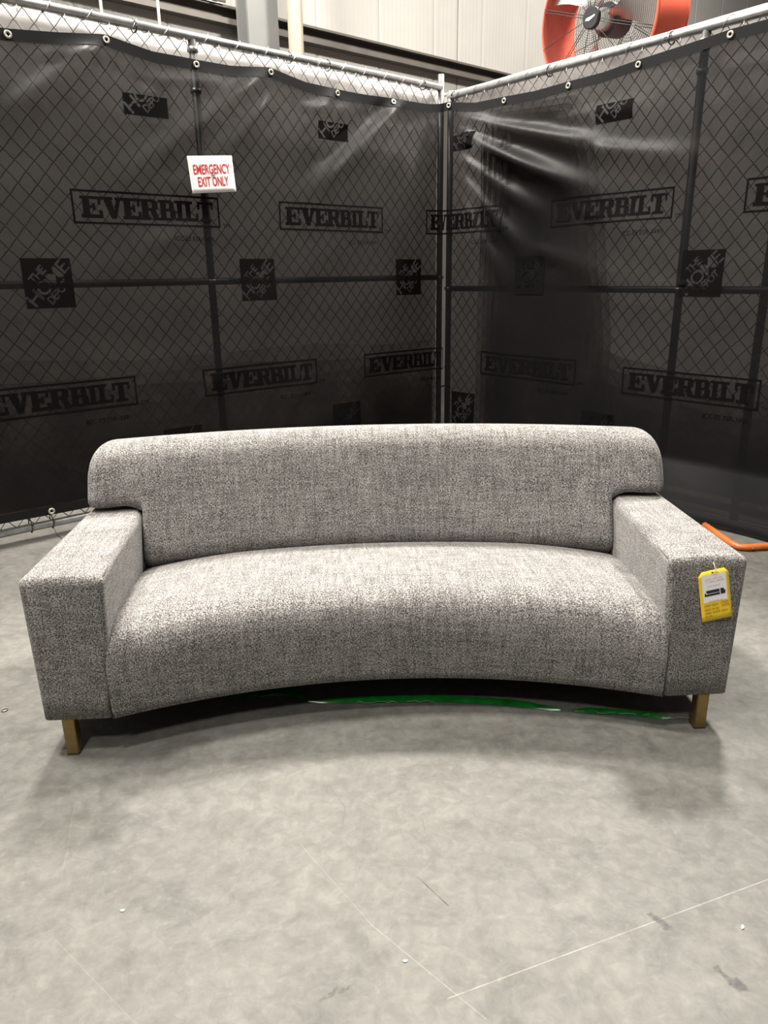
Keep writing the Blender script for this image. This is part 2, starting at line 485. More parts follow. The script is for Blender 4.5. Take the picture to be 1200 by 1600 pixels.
WALL_OFF = -2.5
wall = from_data('wall_back', [PL(-14, WALL_OFF - 0.10, 0), PL(9, WALL_OFF - 0.10, 0), PL(9, WALL_OFF - 0.10, 9), PL(-14, WALL_OFF - 0.10, 9),
                               PL(-14, WALL_OFF - 0.25, 0), PL(9, WALL_OFF - 0.25, 0), PL(9, WALL_OFF - 0.25, 9), PL(-14, WALL_OFF - 0.25, 9)],
                 [(0, 1, 2, 3), (5, 4, 7, 6), (0, 4, 5, 1), (3, 2, 6, 7), (1, 5, 6, 2), (0, 3, 7, 4)], MAT['joint'])
wall['kind'] = 'structure'
def wall_panel(s0, s1, z0, z1):
    """one fluted metal panel between two joints."""
    g = 0.006 if (abs(s0 + 2.70) < 0.01) else 0.0012
    a, c = s0 - g, s1 + (0.006 if abs(s1 + 2.70) < 0.01 else 0.0012)                # s0 > s1
    n = 2 * max(6, int((a - c) / 0.055))
    vs, fs = [], []
    for i in range(n + 1):
        s = a + (c - a) * i / n
        d = 0.0 if (i % 2 == 0 or i in (1, n - 1)) else -0.0016
        if i in (0, n): d = -0.006
        for z in (z0, z1): vs.append(PL(s, WALL_OFF + d, z))
    for s in (a, c):
        for z in (z0, z1): vs.append(PL(s, WALL_OFF - 0.09, z))
    for i in range(n): fs.append((2 * i, 2 * i + 2, 2 * i + 3, 2 * i + 1))
    b = 2 * (n + 1)
    fs += [(b, 0, 1, b + 1), (2 * n, b + 2, b + 3, 2 * n + 1)]
    return from_data('wall_panel', vs, fs, MAT['panel'], wall)
edges = [5.4 - 0.775 * k for k in range(0, 20)]
edges = sorted([0.015 + 0.775 * k for k in range(1, 8)] + [0.015, -0.76, -1.55, -2.33, -2.70, -3.10] + [-3.10 - 0.775 * k for k in range(1, 13)], reverse=True)
for e0, e1 in zip(edges[:-1], edges[1:]):
    wall_panel(e0, e1, 0.02, 3.50)
    wall_panel(e0, e1, 3.52, 8.9)

def oriented_box(name, s0, s1, o0, o1, z0, z1, mat, parent=None):
    v = [PL(s, o, z) for z in (z0, z1) for (s, o) in ((s0, o0), (s1, o0), (s1, o1), (s0, o1))]
    f = [(0, 1, 2, 3), (7, 6, 5, 4), (0, 4, 5, 1), (1, 5, 6, 2), (2, 6, 7, 3), (3, 7, 4, 0)]
    o = from_data(name, v, f, mat, parent)
    bm = bmesh.new(); bm.from_mesh(o.data); bmesh.ops.recalc_face_normals(bm, faces=bm.faces); bm.to_mesh(o.data); bm.free()
    return o

# C-shaped girt along the wall
girt = empty('trim_1', PL(0, WALL_OFF, 3.5)); girt['kind'] = 'structure'
def girt_part(name, o0, o1, z0, z1):
    p = oriented_box(name, 6, -11, o0, o1, z0, z1, MAT['girt'])
    p.parent = girt; p.matrix_parent_inverse = Matrix.Translation(girt.location).inverted()
girt_part('web', WALL_OFF + 0.010, WALL_OFF + 0.030, 3.455, 3.595)
girt_part('top_flange', WALL_OFF + 0.030, WALL_OFF + 0.105, 3.575, 3.595)
girt_part('bottom_flange', WALL_OFF + 0.030, WALL_OFF + 0.105, 3.455, 3.472)
girt_part('lip', WALL_OFF + 0.090, WALL_OFF + 0.105, 3.472, 3.50)

# steel column (H section)
colm = empty('steel_column', PL(0.03, -2.295, 0))
tag(colm, 'grey steel column rising behind the left fence beside a cream pipe', 'column')
for nm, s0, s1, o0, o1 in (('front_flange', 0.186, -0.122, -2.225, -2.20), ('back_flange', 0.186, -0.122, -2.39, -2.365), ('web', 0.045, 0.019, -2.365, -2.225)):
    p = oriented_box(nm, s0, s1, o0, o1, 0.0, 8.8, MAT['column'])
    p.parent = colm; p.matrix_parent_inverse = Matrix.Translation(colm.location).inverted()
p = oriented_box('base_plate', 0.24, -0.18, -2.44, -2.15, 0.0, 0.02, MAT['column']); p.parent = colm; p.matrix_parent_inverse = Matrix.Translation(colm.location).inverted()

pv = empty('vertical_pipe', PL(-0.15, -1.98, 0))
tag(pv, 'cream painted vertical pipe right of the grey steel column', 'pipe')
c0 = PL(-0.15, -1.98, 0)
p = tube('pipe_run', [c0 + np.array([0, 0, z]) - c0 for z in (0.0, 2.0, 4.0, 8.8)], 0.066, MAT['pipe'], pv, 24)
p = tube('coupling', [np.array([0, 0, z]) for z in (5.0, 5.12)], 0.08, MAT['pipe'], pv, 24)
p = tube('floor_flange', [np.array([0, 0, z]) for z in (0.0, 0.02)], 0.12, MAT['pipe'], pv, 24)

# thin conduits on the far wall, left
for i, (s, lab) in enumerate(((1.555, 'thin pale vertical conduit above the fence, the one further from the grey column'), (1.105, 'thin pale vertical conduit above the fence, the one nearer the grey column'))):
    e = empty('conduit', PL(s, -2.0, 0))
    tag(e, lab, 'conduit', 'thin vertical conduits behind the left fence')
    tube('conduit_tube', [(0, 0, 0), (0, 0, 3), (0, 0, 8.8)], 0.012, MAT['conduit'], e, 10)
    tube('coupling', [(0, 0, 2.92), (0, 0, 3.0)], 0.018, MAT['conduit'], e, 10)
hc = empty('horizontal_conduit', PL(1.5, WALL_OFF + 0.13, 3.60))
tag(hc, 'pale horizontal conduit running along the brown girt at upper left', 'conduit')
org = PL(1.5, WALL_OFF + 0.13, 3.60)
tube('conduit_tube', [PL(s, WALL_OFF + 0.13, 3.615) - org for s in (5, 3, 1.5, 0.30)], 0.016, MAT['conduit'], hc, 10)
for s in (2.2, 1.55, 0.9, 0.4):
    tube('clip', [PL(s + d, WALL_OFF + 0.13, 3.615) - org for d in (0.02, -0.02)], 0.024, MAT['conduit'], hc, 10)

# ------------------------------------------------------------------ chain link fence panels
def chain_link(name, PF, s0, s1, z0, z1, parent, org):
    W, H = 0.090, 0.100
    acc = Acc()
    n = int((s1 - s0) / (W / 2))
    m = int((z1 - z0) / (H / 2))
    for i in range(n + 1):
        x = s0 + i * W / 2
        sgn = 1 if i % 2 == 0 else -1
        pts = []
        for j in range(m + 1):
            a = sgn if j % 2 == 0 else -sgn
            jit = 0.004 * math.sin(i * 12.9 + j * 7.7)
            zc = z0 + j * H / 2 + jit
            xx = x + a * (W / 4 - 0.001)
            # short twist at every hook
            pts.append(PF(xx - a * 0.006, 0.0035 * a, zc - 0.007) - org)
            pts.append(PF(xx + a * 0.002, 0.0, zc) - org)
            pts.append(PF(xx - a * 0.006, -0.0035 * a, zc + 0.007) - org)
        # knuckle at the top
        e = pts[-1]
        pts.append(e + np.array([0, 0, 0.016]) + (PF(0.006 * a, 0.004, 0) - PF(0, 0, 0)))
        pts.append(e + np.array([0, 0, 0.004]) + (PF(0.011 * a, 0.007, 0) - PF(0, 0, 0)))
        v, f = tube_data(pts, 0.0025, 4, False, False)
        acc.add(v, f)
    o = from_data(name, acc.v, acc.f, MAT['wire'], parent, True)
    o['kind'] = 'stuff'
    return o

def fence(name, PF, posts, top, mid, bot, rail0, rail1, label, ties, zips, extra=()):
    org = PF((rail0 + rail1) / 2, 0, 0)
    e = empty(name, org)
    tag(e, label, 'fence')
    R = 0.0215
    def tb(nm, pts, r, mat=MAT['galv'], seg=14): return tube(nm, [np.array(p) - org for p in pts], r, mat, e, seg)
    tb('top_rail', [PF(rail0, 0, top), PF((rail0 + rail1) / 2, 0, top), PF(rail1, 0, top)], R)
    tb('middle_rail', [PF(rail0, -0.004, mid), PF(rail1, -0.004, mid)], R * 0.9, MAT['galv_shaded'])
    tb('bottom_rail', [PF(rail0, 0, bot), PF(rail1, 0, bot)], R)
    for s, zt in posts:
        tb('post', [PF(s, -0.004, 0.0), PF(s, -0.004, 1.2), PF(s, -0.004, zt)], R * 1.02, MAT['galv_shaded'])
    for s in extra:
        tb('post', [PF(s, -0.045, 0.0), PF(s, -0.045, 1.2), PF(s, -0.045, 2.47)], R * 1.02, MAT['galv_shaded'])
    for s, z in [(posts[1][0], mid), (posts[0][0], mid), (posts[1][0], top - 0.06), (posts[1][0], 2.32)]:
        tb('clamp', [PF(s, -0.004, z - 0.012), PF(s, -0.004, z + 0.012)], R * 1.4, MAT['galv'], 14)
    # aluminium ties wound round the top rail
    for s, turn in ties:
        pts = []
        for k in range(15):
            t = k / 14
            a = math.radians(-110 + 420 * t)
            pts.append(PF(s + turn * (t - 0.5), math.cos(a) * (R + 0.004), top + math.sin(a) * (R + 0.004)))
        pts.append(pts[-1] + np.array([0, 0, -0.03]))
        tb('tie_wire', pts, 0.0022, MAT['tie'], 6)
    for s in zips:
        pts = [PF(s + 0.004 * math.sin(a * 2), math.cos(a) * (R + 0.006), top - 0.004 + math.sin(a) * (R + 0.010)) for a in np.linspace(0, 2 * math.pi, 17)]
        tb('zip_tie', pts, 0.0035, MAT['ziptie'], 6)
    chain_link('chain_link_mesh', PF, rail0 + 0.05, rail1, 0.10, top + 0.004, e, org)
    return e

tl = [(s, -0.10 if i % 2 else -0.13) for i, s in enumerate((0.20, 0.37, 0.52, 0.70, 0.86, 1.05, 1.22, 1.42, 1.60, 1.80, 2.02, 2.20, 2.42, 2.62, 2.85))]
fence('chain_link_fence', PL, [(0.025, 2.66), (1.90, 2.565), (3.75, 2.565)], 2.578, 1.33, 0.085, 0.03, 3.80,
      'galvanised chain link fence panel left of the corner, under the emergency exit sign', tl, (0.20, 1.00, 1.28, 2.22))
tr_ = [(s, 0.12) for s in (0.18, 0.34, 0.55, 0.78, 1.0, 1.25, 1.5, 1.72, 2.05, 2.3)]
fence('chain_link_fence', PR, [(0.065, 2.55), (1.91, 2.51), (3.75, 2.51)], 2.515, 1.25, 0.08, 0.05, 3.70,
      'galvanised chain link fence panel right of the corner, below the red fan', tr_, (0.10, 0.92, 1.72), (2.36,))

# ------------------------------------------------------------------ white plastic sheets behind the fence
def sheet(name, PF, s0, s1, z0, z1, off, label, wrap):
    ns, nz = 150, 46
    org = PF((s0 + s1) / 2, off, z0)
    vs, fs = [], []
    S = np.linspace(s0, s1, ns + 1)
    for j in range(nz + 1):
        z = z0 + (z1 - z0) * j / nz
        for i, s in enumerate(S):
            d = 0.010 * math.sin(s * 5.1 + 1.3 * math.sin(z * 3)) + 0.007 * math.sin(s * 13 + z * 6) + 0.007 * math.sin(z * 38 + 2.6 * math.sin(s * 3.7)) + 0.004 * math.sin(s * 33 + 3 * math.sin(z * 11))
            top_in = max(0.0, (z - (z1 - 0.35)) / 0.35)
            d *= 0.25 + 0.75 * min(1.0, max(0.0, (z - (z1 - 0.5)) / 0.3))
            o = off + d * (1 - 0.35 * top_in) - 0.03 * (1 - top_in)
            if j == 0: o -= 0.01
            vs.append(PF(s, o, z) - org)
    for j in range(nz):
        for i in range(ns):
            a = j * (ns + 1) + i
            fs.append((a, a + 1, a + ns + 2, a + ns + 1))
    if wrap:     # the sheet is rolled over the rail as a loose tube
        b = len(vs); K = 12
        for k in range(K + 1):
            a = math.radians(200 - 190 * k / K)
            for i, s in enumerate(S):
                r = 0.036 + 0.003 * math.sin(s * 5 + k * 0.4)
                vs.append(PF(s, -0.040 + math.cos(a) * r, z1 + 0.030 + math.sin(a) * r) - org)
        base = nz * (ns + 1)
        for i in range(ns): fs.append((base + i, base + i + 1, b + i + 1, b + i))
        for k in range(K):
            for i in range(ns):
                a = b + k * (ns + 1) + i
                fs.append((a, a + 1, a + ns + 2, a + ns + 1))
    e = from_data(name, vs, fs, MAT['sheet'], None, True)
    e.location = org
    md = e.modifiers.new('thickness', 'SOLIDIFY'); md.thickness = 0.0012
    tag(e, label, 'plastic sheet')
    return e
sheet('white_plastic_sheet', PL, -0.02, 3.9, 0.16, 2.565, -0.060, 'white plastic sheeting hung behind the left chain link panel', False)
sheet('white_plastic_sheet', PR, -0.03, 3.7, 0.10, 2.49, -0.075, 'white plastic sheeting rolled over the rail of the right chain link panel', True)

# ------------------------------------------------------------------ black privacy screen
HEM_S = np.array([-3.75, -3.30, -2.85, -2.62, -2.39, -2.15, -1.91, -1.70, -1.44, -1.20, -0.97, -0.74, -0.51, -0.20, 0.08, 0.35, 0.60, 0.85, 1.10, 1.33, 1.56, 1.80, 2.06, 2.50, 3.0, 3.6])
HEM_Z = np.array([2.47, 2.425, 2.445, 2.468, 2.498, 2.462, 2.460, 2.462, 2.490, 2.448, 2.440, 2.438, 2.445, 2.448, 2.468, 2.425, 2.420, 2.408, 2.416, 2.418, 2.436, 2.448, 2.468, 2.47, 2.46, 2.46])
# smooth interpolation of the top edge
def hem_top(S):
    return np.interp(S, HEM_S, HEM_Z)
def hem_bottom(S):
    return np.where(S < 0, 0.148 + 0.005 * np.sin(S * 5), 0.020 + 0.006 * np.sin(S * 6))
# folds: (S0, z0, S1, z1, half width, height)
FOLDS = [
    (-2.43, 2.45, -3.00, 2.02, 0.050, 0.030), (-2.36, 2.38, -3.05, 1.78, 0.055, -0.016),
    (-1.50, 2.44, -2.50, 1.76, 0.060, 0.036), (-1.52, 2.33, -2.20, 1.84, 0.045, -0.018), (-1.47, 2.33, -1.95, 1.86, 0.050, 0.022), (-1.42, 2.25, -1.75, 1.80, 0.050, -0.012),
    (-0.44, 2.42, -1.30, 1.74, 0.055, 0.036), (-0.60, 2.40, -1.30, 1.90, 0.045, -0.018), (-0.40, 2.36, -0.75, 1.95, 0.05, -0.012), (-0.98, 2.42, -1.35, 2.12, 0.05, 0.014),
    (-2.72, 2.36, -2.42, 2.42, 0.03, 0.02), (-2.2, 2.33, -1.65, 2.36, 0.04, 0.015), (-1.25, 2.31, -0.75, 2.33, 0.04, 0.014),
    (-2.0, 1.62, -2.75, 1.30, 0.09, 0.012), (-1.0, 1.55, -1.75, 1.05, 0.10, 0.012), (-2.1, 0.62, -1.7, 1.0, 0.07, 0.010), (-1.55, 0.35, -1.25, 0.80, 0.06, 0.012),
    (0.20, 2.36, 1.62, 1.97, 0.050, 0.040), (0.18, 2.30, 1.10, 1.89, 0.045, 0.034), (0.22, 2.22, 1.50, 1.74, 0.055, 0.040), (0.20, 2.12, 1.00, 1.68, 0.050, 0.032), (0.22, 2.0, 0.92, 1.40, 0.055, 0.028),
    (0.24, 1.85, 0.70, 1.25, 0.05, 0.020), (1.30, 2.03, 2.05, 1.89, 0.055, 0.026), (0.40, 2.31, 1.40, 2.14, 0.045, -0.012), (1.0, 2.22, 1.9, 2.20, 0.045, 0.012),
    (1.2, 1.72, 1.85, 1.50, 0.07, 0.012), (0.9, 1.50, 1.60, 1.28, 0.07, 0.014),
    (-0.70, 1.05, -0.70, 0.28, 0.008, 0.006), (-1.06, 1.05, -1.06, 0.3, 0.008, 0.004), (0.55, 1.15, 0.57, 0.25, 0.012, 0.016), (1.55, 0.82, 1.56, 0.3, 0.008, 0.008),
    (1.35, 1.29, 1.95, 1.28, 0.010, 0.006),
]
def cloth_xy(S):
    e = 0.12
    q = np.sqrt(S * S + e * e)
    f, g = (q - S) / 2, (q + S) / 2
    w = (S / q + 1) / 2
    n = nl[None, :] * (1 - w)[:, None] + nr[None, :] * w[:, None]
    n /= np.linalg.norm(n, axis=1)[:, None]
    p = CO[None, :] + dl[None, :] * f[:, None] + dr[None, :] * g[:, None]
    return p, n
def cloth_disp(S, z):
    d = 0.004 * np.sin(S * 4.1 + 2 * z) * np.sin(z * 3.3 + S) + 0.0025 * np.sin(S * 11 + z * 7) * np.sin(z * 9 - S * 2)
    for (s0, z0, s1, z1, w, h) in FOLDS:
        dx, dz = s1 - s0, z1 - z0
        q = dx * dx + dz * dz
        t = np.clip(((S - s0) * dx + (z - z0) * dz) / q, 0, 1)
        dist = np.hypot(S - s0 - t * dx, z - z0 - t * dz)
        ww = w * (0.55 + 0.9 * t)
        fade = np.clip((1 - t) * 3.0, 0, 1) * np.clip(t * 6 + 0.3, 0, 1) if w > 0.02 else 1.0
        d = d + 1.25 * h * np.exp(-(dist / ww) ** 2) * fade
    # the right-hand drop kicks out towards the room near the floor
    k = np.clip((0.315 - z) / 0.27, 0, 1) * np.clip((S - 0.3) / 1.0, 0, 1)
    d = d + 0.15 * k + 0.012 * k * np.sin(S * 7)
    return np.maximum(d, -0.012)
def cloth(S, z, off=0.0):
    S = np.asarray(S, float); z = np.asarray(z, float)
    shp = S.shape
    S, z = S.ravel(), z.ravel()
    def base(S, z):
        p, n = cloth_xy(S)
        q = p + n * (0.038 + cloth_disp(S, z))[:, None]
        q[:, 2] = z
        return q
    q = base(S, z)
    if off:
        h = 0.004
        tu = base(S + h, z) - base(S - h, z)
        tv = base(S, z + h) - base(S, z - h)
        nn = np.cross(tu, tv)
        nn /= np.linalg.norm(nn, axis=1)[:, None]
        q = q + nn * off
    return q.reshape(*shp, 3)

screen = empty('privacy_screen', tuple(cloth(np.array([0.0]), np.array([0.0]))[0]))
SCO = np.array(screen.location)
tag(screen, 'black mesh privacy screen with printed logos, tied along both fence panels and round the corner', 'privacy screen')

def grid_object(name, S, T, zfun, off, mat, parent, smooth=True):
    SS, TT = np.meshgrid(S, T)
    Z = zfun(SS, TT)
    P = cloth(SS, Z, off) - SCO
    r, c = P.shape[:2]
    vs = P.reshape(-1, 3)
    fs = [(j * c + i, j * c + i + 1, (j + 1) * c + i + 1, (j + 1) * c + i) for j in range(r - 1) for i in range(c - 1)]
    return from_data(name, vs, fs, mat, parent, smooth)
Sg = np.concatenate([np.arange(-3.7, -0.2, 0.018), np.arange(-0.2, 0.25, 0.010), np.arange(0.25, 3.5, 0.018)])
grid_object('cloth', Sg, np.linspace(0, 1, 130), lambda s, t: hem_bottom(s) + (hem_top(s) - hem_bottom(s)) * t, 0.0, MAT['cloth'], screen)
grid_object('top_hem', Sg, np.linspace(0, 1, 4), lambda s, t: hem_top(s) - 0.052 + 0.052 * t, 0.004, MAT['hem'], screen)
grid_object('bottom_hem', Sg, np.linspace(0, 1, 4), lambda s, t: hem_bottom(s) + 0.045 * t, 0.004, MAT['hem'], screen)
# added plies behind the cloth that darken the screen right of the corner
def dimming_ply(S0, S1, knots, vals, off, base=0.08, mat='layer'):
    So = np.linspace(S0, S1, int((S1 - S0) / 0.02) + 2)
    grid_object('dimming_layer', So, np.linspace(0, 1, 60), lambda s_, t: base + (np.interp(s_, knots, vals) - base) * t, off, MAT[mat], screen)
for q in range(5):
    e_ = q * 0.035
    dimming_ply(0.40 + e_ * 1.3, 1.52 - e_ * 1.6, [0.40 + e_ * 1.3, 0.47 + e_ * 1.5, 1.15 - e_, 1.28 - e_ * 1.3, 1.40 - e_ * 1.5, 1.52 - e_ * 1.6], [1.20, 2.36 - e_ * 0.6, 2.34 - e_, 2.20 - e_ * 2, 1.70 - e_ * 2, 0.95], -0.004 - 0.003 * q)
    dimming_ply(1.42 - e_, 3.40, [1.42 - e_, 1.6, 2.2, 3.4], [0.92 - 2.6 * e_, 0.86 - 2.6 * e_, 0.78 - 2.6 * e_, 0.80 - 2.6 * e_], -0.004 - 0.003 * q)

for q in range(7):       # more added plies, dimming the backlight towards the foot of the left drop
    e_ = q * 0.085
    dimming_ply(-3.68, -0.12, [-3.68, -3.0, -2.4, -1.8, -1.2, -0.6, -0.12], [0.96 - e_ + 0.02 * math.sin(k * 2.1 + q * 1.7) - 0.012 * k for k in range(7)], -0.004 - 0.002 * q, 0.16, 'layer_thin')

# grommets along the hems
gv, gf = [], []
K, Q = 20, 8
for i in range(K):
    a = 2 * math.pi * i / K
    for j in range(Q):
        b_ = 2 * math.pi * j / Q
        r = 0.0125 + 0.0055 * math.cos(b_)
        gv.append((r * math.cos(a), r * math.sin(a), 0.0035 * math.sin(b_)))
for i in range(K):
    for j in range(Q):
        gf.append((i * Q + j, ((i + 1) % K) * Q + j, ((i + 1) % K) * Q + (j + 1) % Q, i * Q + (j + 1) % Q))
gme = bpy.data.meshes.new('grommet'); gme.from_pydata(gv, [], gf); gme.materials.append(MAT['grommet'])
for p in gme.polygons: p.use_smooth = True
def frame_at(S, z, off):
    h = 0.006
    q = cloth(np.array([S, S + h, S - h, S, S]), np.array([z, z, z, z + h, z - h]))
    tu = Vector(q[1] - q[2]).normalized(); tv = Vector(q[3] - q[4]).normalized()
    n = tu.cross(tv).normalized(); tv = n.cross(tu)
    m = Matrix((tu, tv, n)).transposed().to_4x4()
    m.translation = Vector(q[0] - SCO) + n * off
    return m
for S in (-3.30, -2.85, -2.39, -1.91, -1.44, -0.97, -0.51, 0.08, 0.60, 1.10, 1.56, 2.06, 2.50):
    o = bpy.data.objects.new('grommet', gme); o.parent = screen
    o.matrix_basis = frame_at(S, float(hem_top(S)) - 0.024, 0.008); COL.objects.link(o)
for S in (-3.45, -2.99, -2.5, 1.80):
    o = bpy.data.objects.new('grommet', gme); o.parent = screen
    o.matrix_basis = frame_at(S, float(hem_bottom(np.array(S))) + 0.02, 0.008); COL.objects.link(o)
for S in (-3.10, -2.99):
    pts = [PL(-S, 0.028 * math.cos(a) + 0.012, 0.100 + 0.040 * math.sin(a)) - SCO for a in np.linspace(0, 2 * math.pi, 15)]
    tube('zip_tie', pts, 0.003, MAT['ziptie'], screen, 6)
tube('zip_tie', [PL(2.99, 0.035, 0.065) - SCO, PL(2.985, 0.05, 0.03) - SCO, PL(2.965, 0.06, 0.004) - SCO], 0.0022, MAT['ziptie'], screen, 6)

# ---- printing on the screen: rasterised glyphs laid on the cloth
def rect(a, b, c, d): return [(a, b), (c, b), (c, d), (a, d)]
GLYPH = {
    'E': [rect(.10, 0, .44, 1), rect(0, .84, .95, 1), rect(.80, .62, .95, 1), rect(.1, .43, .68, .57), rect(.56, .32, .68, .68), rect(0, 0, 1, .16), rect(.84, 0, 1, .37)],
    'V': [[(.08, 1), (.46, 1), (.66, 0), (.42, 0)], [(.72, 1), (.92, 1), (.66, 0), (.50, 0)], rect(0, .86, .54, 1), rect(.62, .86, 1, 1)],
    'R': [rect(.10, 0, .42, 1), rect(0, .86, .5, 1), rect(0, 0, .52, .14), rect(.42, .86, .78, 1), rect(.62, .52, .92, .94), rect(.42, .44, .82, .58), [(.48, .5), (.78, .5), (1.0, 0), (.68, 0)], rect(.66, 0, 1.04, .13)],
    'B': [rect(.10, 0, .42, 1), rect(0, .86, .5, 1), rect(0, 0, .82, .14), rect(.42, .86, .78, 1), rect(.60, .54, .90, .94), rect(.42, .45, .84, .58), rect(.64, .07, .96, .50)],
    'I': [rect(.24, 0, .76, 1), rect(0, .86, 1, 1), rect(0, 0, 1, .14)],
    'L': [rect(.14, 0, .48, 1), rect(0, .86, .64, 1), rect(0, 0, 1, .15), rect(.82, 0, 1, .42)],
    'T': [rect(.33, 0, .67, 1), rect(0, .84, 1, 1), rect(0, .60, .14, 1), rect(.86, .60, 1, 1), rect(.17, 0, .83, .14)],
}
def fill(mask, X, Y, poly):
    ins = np.zeros_like(mask)
    n = len(poly)
    for i in range(n):
        x0, y0 = poly[i]; x1, y1 = poly[(i + 1) % n]
        if y0 == y1: continue
        c = ((y0 > Y) != (y1 > Y)) & (X < (x1 - x0) * (Y - y0) / (y1 - y0) + x0)
        ins ^= c
    mask |= ins
def font_tris(text, size=1.0, offset=0.0, space=1.0):
    cu = bpy.data.curves.new('glyphs', 'FONT')
    cu.body = text; cu.size = size; cu.offset = offset; cu.space_character = space
    cu.align_x = 'CENTER'; cu.align_y = 'CENTER'; cu.resolution_u = 3
    ob = bpy.data.objects.new('glyphs', cu)
    me_ = bpy.data.meshes.new_from_object(ob)
    me_.calc_loop_triangles()
    V = np.array([v.co[:2] for v in me_.vertices])
    T = np.array([t.vertices[:] for t in me_.loop_triangles])
    bpy.data.objects.remove(ob); bpy.data.curves.remove(cu); bpy.data.meshes.remove(me_)
    V -= (V.max(0) + V.min(0)) / 2
    return V, T
def mask_mesh(mask, cw, ch, maxrun):
    """runs of filled cells -> quads in (x, y)."""
    quads = []
    for j in range(mask.shape[0]):
        i = 0
        row = mask[j]
        while i < len(row):
            if row[i]:
                k = i
                while k < len(row) and row[k] and k - i < maxrun: k += 1
                quads.append((i * cw, j * ch, k * cw, (j + 1) * ch))
                i = k
            else: i += 1
    return np.array(quads)
def lay_quads(name, quads, S0, z0, off, mat, parent):
    Q_ = quads
    Sx = np.stack([Q_[:, 0], Q_[:, 2], Q_[:, 2], Q_[:, 0]], 1) + S0
    Zx = np.stack([Q_[:, 1], Q_[:, 1], Q_[:, 3], Q_[:, 3]], 1) + z0
    P = cloth(Sx, Zx, off) - SCO
    n = len(Q_)
    return from_data(name, P.reshape(-1, 3), [(4 * i, 4 * i + 1, 4 * i + 2, 4 * i + 3) for i in range(n)], mat, parent)

# lettering in a box
BW, BH = 0.830, 0.165
cw = 0.0036
nx, ny = int(BW / cw), int(BH / cw)
X, Y = np.meshgrid((np.arange(nx) + .5) * cw, (np.arange(ny) + .5) * cw)
mask = (X < 0.0115) | (X > nx * cw - 0.0115) | (Y < 0.0115) | (Y > ny * cw - 0.0115)
xw = [('E', .112), ('V', .118), ('E', .102), ('R', .108), ('B', .100), ('I', .058), ('L', .088), ('T', .100)]
x = 0.042
gap = (0.748 - sum(w for _, w in xw)) / 7
for ch, w in xw:
    for poly in GLYPH[ch]: fill(mask, X, Y, [(x + px * w, 0.030 + py * 0.104) for px, py in poly])
    x += w + gap
BOX_QUADS = mask_mesh(mask, cw, cw, 5)
TMV, TMT = font_tris('TM', 0.034)
ICV, ICT = font_tris('ICC-ES ESR-3491', 0.036)
def lay_font(name, V, T, sx, sy, S0, z0, off, mat, parent):
    P = cloth(V[:, 0] * sx + S0, V[:, 1] * sy + z0, off) - SCO
    return from_data(name, P, T, mat, parent)
def boxed_logo(S0, z0):
    o = lay_quads('printed_logo', BOX_QUADS, S0, z0, 0.0022, MAT['ink'], screen)
    lay_font('printed_trademark', TMV, TMT, 1, 1, S0 + BW + 0.035, z0 + 0.012, 0.0022, MAT['ink'], screen)
    lay_font('printed_code', ICV, ICT, 1, 1, S0 + 0.655, z0 - 0.062, 0.0022, MAT['ink'], screen)
for S0 in (-2.665, -1.435, -0.20, 1.015, 2.235): boxed_logo(S0, 1.622)
for S0, z0 in ((-3.27, .675), (-2.03, .672), (-0.795, .667), (0.45, .662), (1.62, .645)): boxed_logo(S0, z0)

# stencil square logo: letters left open in a solid square
SQ = 0.240
c2 = 0.0030
n2 = int(SQ / c2)
X, Y = np.meshgrid((np.arange(n2) + .5) / n2 - .5, (np.arange(n2) + .5) / n2 - .5)
E1 = (X + Y) / math.sqrt(2); E2 = (-X + Y) / math.sqrt(2)
letters = np.zeros_like(X, bool)
def stamp(text, c1, c2_, length, height, off_):
    V, T = font_tris(text, 1.0, off_, 0.86)
    ext = V.max(0) - V.min(0)
    V = V * np.array([length / ext[0], height / ext[1]]) + np.array([c1, c2_])
    for t in T: fill(letters, E1, E2, [tuple(V[k]) for k in t])
stamp('THE', -0.02, 0.27, 0.40, 0.17, 0.015)
stamp('HOME', 0.0, 0.015, 1.12, 0.29, 0.012)
stamp('DEPOT', 0.0, -0.245, 0.58, 0.18, 0.015)
stencil = ~letters
SQ_QUADS = mask_mesh(stencil, c2, c2, 6)
def square_logo(S0, z0, zmax=None):
    q = SQ_QUADS
    if zmax: q = q[q[:, 3] + z0 < zmax]
    lay_quads('printed_square_logo', q, S0, z0, 0.0022, MAT['ink'], screen)
for S0 in (-2.95, -1.73, -0.49, 0.745, 1.93): square_logo(S0, 1.215)
for S0 in (-2.335, -1.12, 0.13, 1.31): square_logo(S0, 2.155, 2.255)
for S0 in (-3.55, -2.31, -1.08, 0.16, 1.345): square_logo(S0, 0.27)

# ------------------------------------------------------------------ emergency exit sign
def flat_frame(origin, ux, uy):
    n = ux.cross(uy).normalized()
    m = Matrix((ux, uy, n)).transposed().to_4x4(); m.translation = origin
    return m
def text_mesh(name, text, w, h, mat, parent, loc, off=0.0, depth=0.0006, rot=0.0):
    V, T = font_tris(text, 1.0, off)
    ext = V.max(0) - V.min(0)
    V = V * np.array([w / ext[0], h / ext[1]])
    c, s = math.cos(rot), math.sin(rot)
    V = np.stack([V[:, 0] * c - V[:, 1] * s, V[:, 0] * s + V[:, 1] * c], 1)
    return from_data(name, [(x + loc[0], y + loc[1], loc[2]) for x, y in V], T, mat, parent)
ux = Vector(-dl).normalized(); uz = Vector((0, 0, 1))
t_ = math.radians(5.0)
sx = ux * math.cos(t_) + uz * math.sin(t_); sy = uz * math.cos(t_) - ux * math.sin(t_)
sign = empty('exit_sign')
sign.matrix_world = flat_frame(Vector(PL(1.888, 0.088, 1.897)), sx, sy)
tag(sign, 'white emergency exit only sign with red lettering fixed to the black screen', 'sign')
